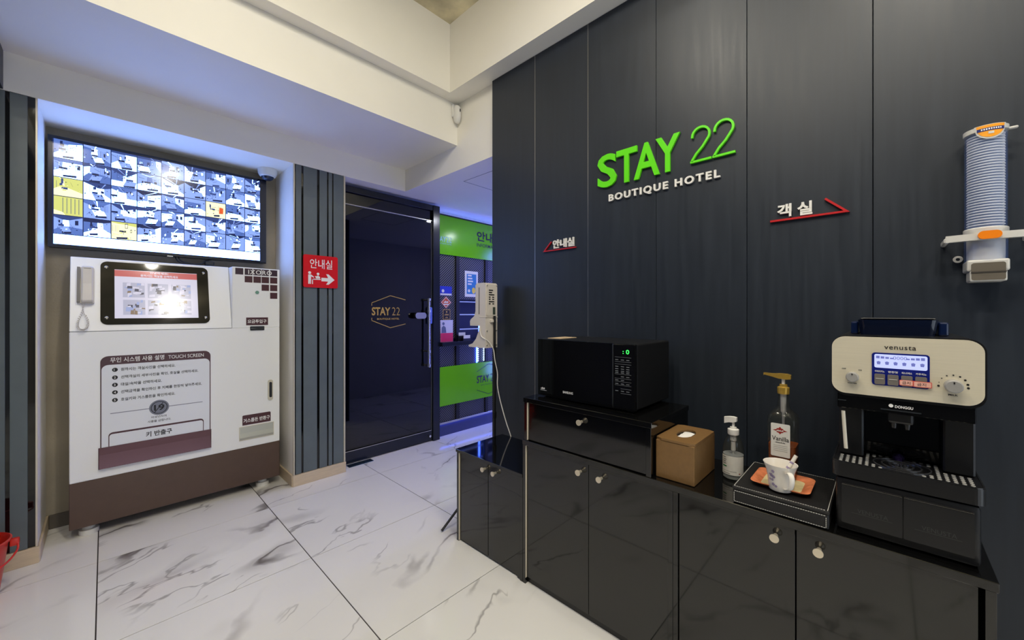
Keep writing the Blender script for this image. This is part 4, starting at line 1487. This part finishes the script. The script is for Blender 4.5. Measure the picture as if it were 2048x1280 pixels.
vx, vy, vz = 1.614, .252, .7605
vb = thing('syrup_bottle', 'tall vanilla syrup bottle with gold pump behind the cup', 'bottle', (vx, vy, vz))


def vs_(h, r, z, cx=vx, cy=vy):
    return [Vector((cx + a, cy + b, z)) for a, b in rrect(-h, -h, h, h, r, 5)]


obj('shell', loft([vs_(.034, .010, vz), vs_(.0385, .012, vz + .004), vs_(.0412, .012, vz + .180), vs_(.0412, .013, vz + .198), vs_(.0385, .016, vz + .209), vs_(.032, .020, vz + .219), vs_(.023, .0222, vz + .230), vs_(.0175, .0172, vz + .244), vs_(.0150, .0148, vz + .268), vs_(.0150, .0148, vz + .286)]), GLASSY, vb, True)
obj('syrup', loft([vs_(.0335, .010, vz + .004), vs_(.0375, .011, vz + .008), vs_(.0385, .011, vz + .112)]), AMBER, vb, True)
obj('collar', lathe([(.0175, .282), (.018, .286), (.018, .304), (.012, .307), (.011, .315)], (vx, vy, vz), 24), GOLDPL, vb, True)
obj('piston', lathe([(.0052, .313), (.0052, .336)], (vx, vy, vz), 14), WHITEPL, vb, True)
obj('dip_tube', lathe([(.004, .01), (.004, .215), (.008, .22), (.009, .282)], (vx, vy, vz), 14), WHITEPL, vb, True)
bm = loft([[Vector((vx + s * hx, vy + yy, vz + z)) for s, z in ((-1, z0), (1, z0), (1, z1), (-1, z1))] for yy, hx, z0, z1 in ((-.022, .009, .334, .347), (-.010, .011, .332, .350), (.012, .010, .333, .350), (.030, .006, .337, .348), (.056, .004, .342, .349), (.058, .003, .338, .348))])
obj('pump_head', bm, GOLDPL, vb, True)
Fl = front_x(vx - .0414)
lb = obj('label', prism(Fl, rrect(-vy - .029, vz + .075, -vy + .025, vz + .186, .004), 0, .0006), LABELW, vb)
star = []
for k in range(16):
    t = 2 * math.pi * k / 16
    r1 = (.018 if k % 8 == 0 else .015 if k % 4 == 0 else .011) if k % 2 == 0 else .0095
    star.append((-vy - .003 + r1 * math.cos(t) * 1.15, vz + .163 + r1 * math.sin(t) * .85))
obj('star_mark', prism(Fl, star, .0004, .0010), LABELRED, lb)
obj('star_lettering', scribble(Fl, -vy - .013, vz + .160, -vy + .007, vz + .166, 6, .0014), LABELW, lb)
bm = text(Fl, 'Vanilla', -vy - .026, vz + .128, -vy + .022, vz + .143, c1=.0011, bold=.008)
scribble(Fl, -vy - .016, vz + .121, -vy + .012, vz + .1245, 9, .0011, bm)
obj('lettering', bm, PRINTBLACK, lb)
bm = NB()
for k in range(4):
    quad(Fl, -vy - .022, vz + .112 - k * .006, -vy + .018, vz + .1132 - k * .006, .0011, bm)
obj('small_print', bm, mat('pale_text', (170, 168, 160), .6), lb)

# ================================================================== COFFEE MACHINE
cm = thing('coffee_machine', 'black espresso machine with steel control panel on the worktop end', 'coffee machine', (1.64, -.033, .7))
XF = 1.450
CY0, CY1 = -.1765, .1105
obj('lower_body', box(XF + .002, 1.845, -.168, .102, .7045, .853, .010, 2), BLACKMATTE, cm, True)
for x in (1.50, 1.80):
    for y in (-.14, .075):
        obj('foot', lathe([(.014, .7004), (.014, .7055)], (x, y, 0), 12), BLACKMATTE, cm)
bm = NB()
Ftop = FR((0, 0, .856), XR, (0, 1, 0))
prism(Ftop, rrect(XF - .001, CY0, 1.70, CY1, (.02, .004, .004, .02), 6), 0, .040, bm)
tr = obj('drip_tray', bm, BLACKSATIN, cm)
Fgt = FR((0, 0, .896), XR, (0, 1, 0))
obj('grid_rim', ring(Fgt, rrect(XF, CY0 + .001, 1.66, CY1 - .001, (.019, .003, .003, .019), 6), rrect(XF + .0025, CY0 + .004, 1.657, CY1 - .004, (.017, .002, .002, .017), 6), 0, .0025), mat('rim_satin', (70, 70, 72), .2, metal=.8), tr)
bm = NB()
ccx, ccy = 1.522, -.033
for i in range(9):
    for j in range(19):
        x = XF + .017 + i * .0148; y = CY1 - .0185 - j * .0138
        if math.hypot((x - ccx), (y - ccy)) < .066 or (x > 1.532 and abs(y + .033) > .07):
            continue
        prism(Fgt, disc(x, y, .0040, 8), 0, .0015, bm)
_st = obj('drain_hole_glints', bm, mat('hole_glint', (200, 198, 192), .35, metal=.3), tr)  # pale discs stand in for bright highlights on the drain holes
_st['kind'] = 'stuff'
bm = NB()
for r_ in (.022, .038, .055):
    ring(Fgt, disc(ccx, ccy, r_ + .0032, 32), disc(ccx, ccy, r_, 32), 0, .0022, bm)
for k in range(8):
    t = math.pi * k / 4
    prism(Fgt, disc(ccx + .010 * math.cos(t), ccy + .010 * math.sin(t), .003, 6), 0, .002, bm)
obj('cup_rings', bm, mat('ring_satin', (120, 120, 122), .25, metal=.8), tr)
obj('back_column', box(1.600, 1.845, -.168, .100, .897, 1.088, .004, 1), BLACKGLOSS, cm)
obj('side_cheek', box(1.538, 1.602, .045, .100, .897, 1.088, .004, 1), BLACKMATTE, cm)
obj('side_cheek', box(1.538, 1.602, -.168, -.112, .897, 1.088, .004, 1), BLACKMATTE, cm)
hd_ = obj('head', prism(front_x(XF), rrect(-CY1, 1.086, -CY0, 1.2565, .032, 7), -.39, -.004), BLACKSATIN, cm)
BRUSHED = mat('brushed_panel', (244, 234, 208), 0.32, metal=0.38, noise=0.03, nscale=5, stretch=(1, 1.2, 160), rvar=.04)
pn = obj('control_panel', prism(front_x(XF), rrect(-CY1 + .0005, 1.094, -CY0 - .004, 1.2535, .030, 8), -.004, .002), BRUSHED, cm)
obj('front_skirt', box(XF + .006, XF + .02, -.160, .098, 1.050, 1.092, .002, 1), BLACKGLOSS, cm)
Fn = front_x(XF - .002)
obj('brand_lettering', text(Fn, 'venusta', -.001, 1.2225, .0585, 1.2325, c1=.0010, spacing=1.1, bold=.004), PRINTBLACK, pn)
bzl = obj('display_bezel', prism(Fn, rrect(-.0255, 1.125, .0825, 1.2125, .007), 0, .0014), mat('bezel_navy', (24, 34, 120), .2), pn)
obj('lcd', prism(Fn, rrect(-.0205, 1.172, .0785, 1.2085, .004), .0012, .002), glow('lcd_glow', (.62, .68, 1.15), 1.0), bzl)
bm = NB()
for k, h in enumerate((.007, .006, .005, .0035)):
    quad(Fn, -.017 + k * .009, 1.197, -.010 + k * .009, 1.197 + h, .0024, bm)
    quad(Fn, .074 - k * .009, 1.197, .067 - k * .009, 1.197 + h, .0024, bm)
for k in range(6):
    a = -.012 + k * .0163
    poly(Fn, [(a - .003, 1.181), (a + .003, 1.181), (a + .004, 1.188), (a, 1.190), (a - .004, 1.188)], .0024, bm)
text(Fn, '0000', .016, 1.196, .042, 1.2045, c1=.0024, bm=bm)
obj('lcd_symbols', bm, glow('lcd_ink', (.16, .18, .5), 1.0), bzl)
bm = NB()
for k, s_ in enumerate(('아메리카노', '연한맛', '에스프레소', '카푸치노')):
    a = -.0195 + k * .0258
    text(Fn, s_, a, 1.1595, a + .019, 1.1650, c1=.0022, bold=.01, bm=bm)
obj('button_lettering', bm, PRINTWHITE, bzl)
for k in range(4):
    a = -.0203 + k * .0257
    b_ = obj('button', prism(Fn, rrect(a, 1.1275, a + .0208, 1.1555, .003), .0014, .0045), mat('button_grey', (112, 106, 100), .35), bzl)
    b_['label'] = 'brown grey push button'
    b2 = box(XF - .0075, XF - .0062, -(a + .0183), -(a + .0025), 1.1425, 1.1435)
    obj('button_line', b2, mat('pale_button_line', (226, 224, 215), .4), bzl)
bm = prism(Fn, rrect(.0275, 1.130, .0570, 1.1445, .002, 2), .0046, .0052)
prism(Fn, rrect(.0530, 1.129, .0862, 1.1440, .002, 2), .0052, .0058, bm)
nt_ = obj('handwritten_sticker', bm, STICKRIM, pn, label='two small pink handwritten stickers over the right buttons')
bm = prism(Fn, rrect(.0288, 1.1315, .0520, 1.1430, .0015, 2), .0052, .0056)
prism(Fn, rrect(.0545, 1.1305, .0847, 1.1425, .0015, 2), .0058, .0062, bm)
obj('paper', bm, STICKPINK, nt_)
obj('handwriting', text(Fn, '금지', .033, 1.1335, .048, 1.1415, c1=.0059, bm=text(Fn, '금지', .060, 1.1325, .076, 1.1405, c1=.0065)), PRINTBLACK, nt_)


def dial(y, z, r, L_, name):
    k = obj(name, lathe([(r * 1.04, 0), (r * 1.04, -.004), (r, -L_ + .002), (r - .002, -L_)], (XF - .002, y, z), 30, axis='x'), KNOBGREY, pn, True)
    obj('pointer', box(XF - .0028 - L_, XF - .002 - L_, y - .0012, y + .0012, z + r * .45, z + r * .75), PRINTBLACK, k)


dial(.0655, 1.1415, .0135, .018, 'water_dial')
dial(-.122, 1.140, .0155, .024, 'milk_dial')
bm = text(Fn, 'OFF', -.088, 1.1605, -.079, 1.1640, bold=.02)
text(Fn, 'ON', -.053, 1.1595, -.046, 1.1630, bold=.02, bm=bm)
text(Fn, 'WATER', -.076, 1.1215, -.056, 1.1250, bold=.02, bm=bm)
text(Fn, 'MILK', .114, 1.1150, .130, 1.1190, bold=.02, bm=bm)
for k in range(7):
    t = math.radians(170 - k * 27)
    prism(Fn, disc(.122 + .024 * math.cos(t), 1.142 + .024 * math.sin(t), .0008 + .00028 * k, 8), 0, .0008, bm)
prism(Fn, disc(.0975, 1.137, .0024, 8), 0, .0008, bm)
prism(Fn, disc(.1465, 1.137, .0026, 8), 0, .0008, bm)
obj('dial_lettering', bm, PRINTBLACK, pn)
Fs2 = front_x(XF + .006)
bm = text(Fs2, 'DONGGU', .0195, 1.0668, .0535, 1.0740, c1=.001, bold=.025)
prism(Fs2, disc(.012, 1.0715, .0046, 18), 0, .001, bm)
obj('maker_lettering', bm, PRINTWHITE, cm)
obj('chrome_strip', box(XF + .003, XF + .006, -.068, .008, 1.0585, 1.0620), CHROME, cm)
obj('spout_block', box(XF + .030, 1.545, -.056, -.006, 1.020, 1.052, .006, 2), BLACKMATTE, cm)
obj('spout_nozzle', lathe([(.005, 1.004), (.007, 1.022)], (1.50, -.018, 0), 12, lathe([(.005, 1.004), (.007, 1.022)], (1.50, -.044, 0), 12)), BLACKSATIN, cm, True)
obj('tray_knob', lathe([(.012, .898), (.014, .908), (.006, .916)], (1.575, -.028, 0), 14), mat('violet_chrome', (70, 56, 110), .2, metal=.8), cm, True)
obj('milk_tube', tube([(XF + .012, .086, 1.040), (XF + .012, .083, .985), (XF + .012, .080, .934)], .0045, 12), mat('tube_white', (206, 200, 184), .4), cm, True)
obj('vent_slot', box(XF + .004, XF + .007, .079, .097, 1.070, 1.0735), CHROME, cm)
# two drawers below
Fdw = front_x(XF + .002)
for k, (a0, a1) in enumerate(((-.0885, .0335), (.0355, .1565))):
    d3 = obj('pod_drawer', prism(Fdw, rrect(a0, .728, a1, .838, .003), 0, .006), BLACKSATIN, cm)
    obj('drawer_edge', box(XF - .0055, XF - .0035, -a1 + .001, -a0 - .001, .8355, .8370), mat('edge_glint', (110, 108, 104), .2, metal=.8), d3)
    m_ = (-.067, .0145) if k == 0 else (.056, .1365)
    bm = text(Fdw, 'VENUSTA', m_[0] + .012, .7645, m_[1] - .008, .7755, c0=.006, c1=.0068)
    quad(Fdw, m_[0], .7612, m_[1], .7624, .0068, bm)
    obj('drawer_lettering', bm, mat('emboss', (58, 58, 58), .3), d3)
# bean hopper
hp_ = obj('bean_hopper', loft([[Vector((x, y, z)) for x, y in rrect(1.53 + dx, -.105 + dx, 1.76 - dx, .058 - dx, .02)] for z, dx in ((1.2566, .006), (1.300, 0))]), mat('smoked_hopper', (14, 22, 44), .1), cm, True)
obj('hopper_lid', box(1.535, 1.755, -.10, .053, 1.3002, 1.305, .002, 1), BLACKSATIN, hp_)
obj('lid_line', box(1.533, 1.536, -.094, .046, 1.3035, 1.3055), mat('hopper_glint', (190, 190, 186), .2, metal=.7), hp_)
for y0_, y1_ in ((.0575, .074), (-.124, -.1045)):
    obj('hopper_side', box(1.56, 1.74, y0_, y1_, 1.2566, 1.294, .004, 2), mat('hopper_blue', (16, 30, 66), .12), hp_)

# ================================================================== PAPER CUP DISPENSER
cdx, cdy = 1.862, -.2225
cd = thing('cup_dispenser', 'wall mounted paper cup dispenser with clear tube and orange button', 'cup dispenser', (cdx, cdy, 1.41))
R_ = .0425
obj('tube', lathe([(R_, 1.562), (R_, 1.872)], (cdx, cdy, 0), 40, cap=False), BLUECLEAR, cd, True)
obj('back_rail', box(cdx + .030, XW - .001, cdy - .02, cdy + .02, 1.43, 1.87, .002, 1), WHITEPL, cd)
cap = NB()
Fcp = FR((0, 0, 1.866), XR, (0, 1, 0))
prism(Fcp, disc(cdx, cdy, R_ + .003, 36), 0, .013, cap)
obj('cap', cap, LIPGREY, cd, True)
obj('cap_tab', box(cdx - .006, cdx + .006, cdy - .062, cdy - .042, 1.866, 1.873, .002, 1), LIPGREY, cd)
# front emblem: curved shield on the upper tube
def shield(r, sc, dz=0.0, n=16):
    bm = NB()
    top, bot = [], []
    t0 = math.atan2(-cdy * -1 * -1 - cdy * 0, -cdx) if False else math.pi + .12
    for i in range(n + 1):
        s = -1 + 2 * i / n
        t = t0 + s * .74 * sc
        zt_ = 1.882 - .001 + dz * 0 - (1 - sc) * .010
        zb_ = 1.882 - .040 * sc * math.sqrt(max(0.0, 1 - s * s)) - .004 - (1 - sc) * .008
        top.append(bm.verts.new((cdx + r * math.cos(t), cdy + r * math.sin(t), zt_)))
        bot.append(bm.verts.new((cdx + r * math.cos(t), cdy + r * math.sin(t), min(zb_, zt_ - .0005))))
    for i in range(n):
        bm.faces.new((bot[i], bot[i + 1], top[i + 1], top[i]))
    return bm


obj('emblem_rim', shield(R_ + .0035, 1.0), LIPGREY, cd, True)
em = obj('emblem', shield(R_ + .0042, .86), mat('emblem_orange', (244, 160, 30), .4), cd, True)
obj('emblem_band', wrap(cdx, cdy, R_ + .0048, math.pi + .12 - .60, math.pi + .12 + .60, 1.862, 1.871), NAVY, em, True)
bm = NB()
for k in range(9):
    t = math.pi + .12 - .42 + k * .1
    wrap(cdx, cdy, R_ + .0052, t, t + .06, 1.8645, 1.8690, 2, bm)
obj('emblem_lettering', bm, PRINTWHITE, em)
obj('emblem_gem', wrap(cdx, cdy, R_ + .0048, math.pi, math.pi + .24, 1.852, 1.859, 4), LIPGREY, em)
# collar, cross bar, outlet
obj('collar', lathe([(R_ + .001, 1.545), (R_ + .003, 1.548), (R_ + .003, 1.575), (R_ + .001, 1.577)], (cdx, cdy, 0), 40, cap=False), LIPGREY, cd, True)
obj('lower_tube', lathe([(R_ + .001, 1.475), (R_ + .001, 1.546)], (cdx, cdy, 0), 40, cap=False), BLUECLEAR, cd, True)
obj('lower_core', lathe([(R_ - .004, 1.476), (R_ - .004, 1.545)], (cdx, cdy, 0), 32), LIPGREY, cd, True)
bm = NB()
Fbar = FR((0, 0, 1.538), XR, (0, 1, 0))
wing = []
for s in range(0, 11):
    t = s / 10
    wing.append((cdx - .048 - .010 * math.sin(math.pi * t), cdy + .085 - .17 * t))
for s in range(0, 11):
    t = s / 10
    wing.append((cdx - .030 - .010 * math.sin(math.pi * (1 - t)), cdy - .085 + .17 * t))
prism(Fbar, wing, 0, .020, bm)
obj('cross_bar', bm, LIPGREY, cd)
for s in (1, -1):
    obj('arm', box(cdx - .046, XW - .001, cdy + s * .083 - .006, cdy + s * .083 + .006, 1.536, 1.552, .003, 1), LIPGREY, cd)
obj('button', prism(front_x(cdx - .0585), rrect(-cdy - .022, 1.5385, -cdy + .024, 1.5625, .0115, 6), -.006, .006), ORANGEBTN, cd)
ob = obj('outlet', box(cdx - .043, XW - .001, cdy - .0415, cdy + .0415, 1.445, 1.480, .005, 2), LIPGREY, cd)
obj('outlet_lip', box(cdx - .047, cdx + .03, cdy - .036, cdy + .036, 1.414, 1.446, .004, 2), LIPGREY, cd)
obj('outlet_mouth', prism(front_x(cdx - .0472), rrect(-cdy - .033, 1.418, -cdy + .033, 1.470, .006), -.004, .0006), mat('outlet_dark', (96, 88, 76), .6), ob)
obj('outlet_bar', box(cdx - .0495, cdx - .047, cdy - .034, cdy + .034, 1.440, 1.444), mat('outlet_line', (60, 54, 48), .5), ob)
obj('screw_ear', ring(front_x(XW - .012), disc(-cdy - .052, 1.492, .011, 16), disc(-cdy - .052, 1.492, .005, 16), -.006, .003), LIPGREY, cd)
# the stacked cups, each its own
cup_me = None
for k in range(36):
    if cup_me is None:
        b2 = lathe([(.022, -.060), (.0318, .0), (.0382, .0004), (.0384, .0030), (.0340, .0034), (.022, -.056)], (0, 0, 0), 26, cap=False)
        bmesh.ops.recalc_face_normals(b2, faces=b2.faces[:])
        cup_me = bpy.data.meshes.new('paper_cup')
        b2.to_mesh(cup_me); b2.free()
        cup_me.materials.append(PAPERCUP)
        cup_me.materials.append(mat('cup_gap_shade', (158, 166, 184), .6))  # darker wall colour paints the shade in the gaps between cup rims
        for p in cup_me.polygons:
            p.use_smooth = True
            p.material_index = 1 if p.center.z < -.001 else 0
    o = bpy.data.objects.new('paper_cup', cup_me)
    COL.objects.link(o)
    o.location = (cdx, cdy, 1.568 + k * .0082)
    tag(o, 'white paper cup nested in the clear dispenser tube', 'paper cup', 'paper cups stacked in the dispenser')

# ================================================================== SANITISER ON TRIPOD
px_, py_ = 1.800, 1.882
tp = thing('tripod_stand', 'thin black tripod stand behind the low cabinet', 'tripod', (px_, py_, 0))
obj('pole', lathe([(.0085, .10), (.0085, 1.30)], (px_, py_, 0), 14), BLACKMATTE, tp, True)
obj('hub', lathe([(.014, .32), (.018, .33), (.018, .37), (.012, .38)], (px_, py_, 0), 16), BLACKMATTE, tp, True)
obj('clamp_collar', lathe([(.013, .62), (.013, .66)], (px_, py_, 0), 14), BLACKMATTE, tp, True)
for tip in ((1.405, 1.930), (1.89, 2.26), (1.842, 1.815)):
    obj('leg', tube([(px_, py_, .345), (tip[0], tip[1], .006)], .0075, 8, k=1), BLACKMATTE, tp, True)
sd_ = thing('sanitiser_dispenser', 'beige automatic hand sanitiser dispenser on the tripod stand', 'dispenser', (1.79, 1.95, 1.09))
# side profile in y (depth, +y is front) and z
prof = [(0, 1.087), (.17, 1.087), (.172, 1.100), (.13, 1.112), (.095, 1.145), (.072, 1.190), (.060, 1.225), (.058, 1.232),
        (.155, 1.232), (.158, 1.262), (.150, 1.275), (.112, 1.298), (.100, 1.330), (.100, 1.505), (.085, 1.519), (.012, 1.519), (0, 1.508)]
xa, xb = 1.732, 1.840
yb = 1.898
bm = NB()
lo = [bm.verts.new((xa, yb + a, z)) for a, z in prof]
hi = [bm.verts.new((xb, yb + a, z)) for a, z in prof]
bm.faces.new(lo); bm.faces.new(list(reversed(hi)))
for i in range(len(prof)):
    j = (i + 1) % len(prof)
    bm.faces.new((lo[i], lo[j], hi[j], hi[i]))
obj('housing', bm, GREIGEPL, sd_)
Fbk = FR((0, yb, 0), XR, ZU)
obj('back_cover', prism(Fbk, rrect(xa + .006, 1.30, xb - .004, 1.510, .010), 0, .004), GREIGEPL, sd_)
obj('waist_ring', box(xa - .002, xb + .002, yb - .004, yb + .06, 1.288, 1.296, .002, 1), GREIGEPL, sd_)
bm = NB()
for z, spans in ((1.470, ((.012, .05),)), (1.455, ((.012, .042),)), (1.440, ((.012, .062),)), (1.424, ((.012, .028), (.042, .060))), (1.410, ((.012, .028), (.042, .060))), (1.394, ((.012, .062),)), (1.380, ((.012, .028), (.044, .060)))):
    for a, b in spans:
        quad(Fbk, xa + .014 + a, z - .004, xa + .014 + b, z + .004, .0046, bm)
obj('printed_notice', bm, PRINTBLACK, sd_)
obj('barcode_label', quad(Fbk, xa + .062, 1.308, xa + .086, 1.358, .0046), mat('dark_green_label', (60, 72, 64), .5), sd_)
obj('level_window', box(xa - .0008, xa + .0002, yb + .060, yb + .066, 1.31, 1.49), PRINTBLACK, sd_)
obj('pole_socket', box(px_ - .03, px_ + .02, yb - .016, yb + .004, 1.255, 1.275, .004, 2), GREIGEPL, sd_)
bm = NB()
for x in (xa + .012, xb - .010):
    for z in (1.105, 1.20, 1.500):
        lathe([(.004, -.0055), (.004, 0)], (x, yb, z), 10, bm, 'y')
obj('screws', bm, ALU, sd_)
# its power cord
pc = thing('power_cord', 'white power cord hanging from the sanitiser down onto the low cabinet', 'cord', (1.77, 1.75, .53))
obj('wire', tube([(1.731, 1.955, 1.232), (1.726, 1.945, 1.20), (1.724, 1.93, 1.165), (1.728, 1.905, 1.150), (1.752, 1.888, 1.130), (1.778, 1.872, 1.08), (1.785, 1.862, 1.00), (1.800, 1.855, .92), (1.795, 1.850, .84), (1.800, 1.835, .76), (1.800, 1.80, .67), (1.797, 1.765, .60), (1.796, 1.735, .545), (1.80, 1.722, .50), (1.815, 1.715, .42)], .0032, 8), WHITEPL, pc, True)

# ================================================================== BUCKET
bx, by = -.440, 2.99
bk = thing('bucket', 'red plastic bucket standing by the left slatted pillar', 'bucket', (bx, by, 0))
obj('shell', lathe([(.0, .002), (.098, .002), (.100, .006), (.128, .245), (.136, .250), (.138, .258), (.132, .262), (.124, .252), (.096, .012), (.0, .010)], (bx, by, 0), 40, cap=False), BUCKET, bk, True)
obj('ear', box(bx + .130, bx + .160, by - .012, by + .012, .215, .250, .006, 2), BUCKET, bk, True)
obj('handle', tube([(bx + .150, by, .24), (bx + .155, by - .03, .20), (bx + .11, by - .10, .165), (bx, by - .135, .15), (bx - .11, by - .10, .165), (bx - .14, by, .24)], .004, 8), BUCKET, bk, True)
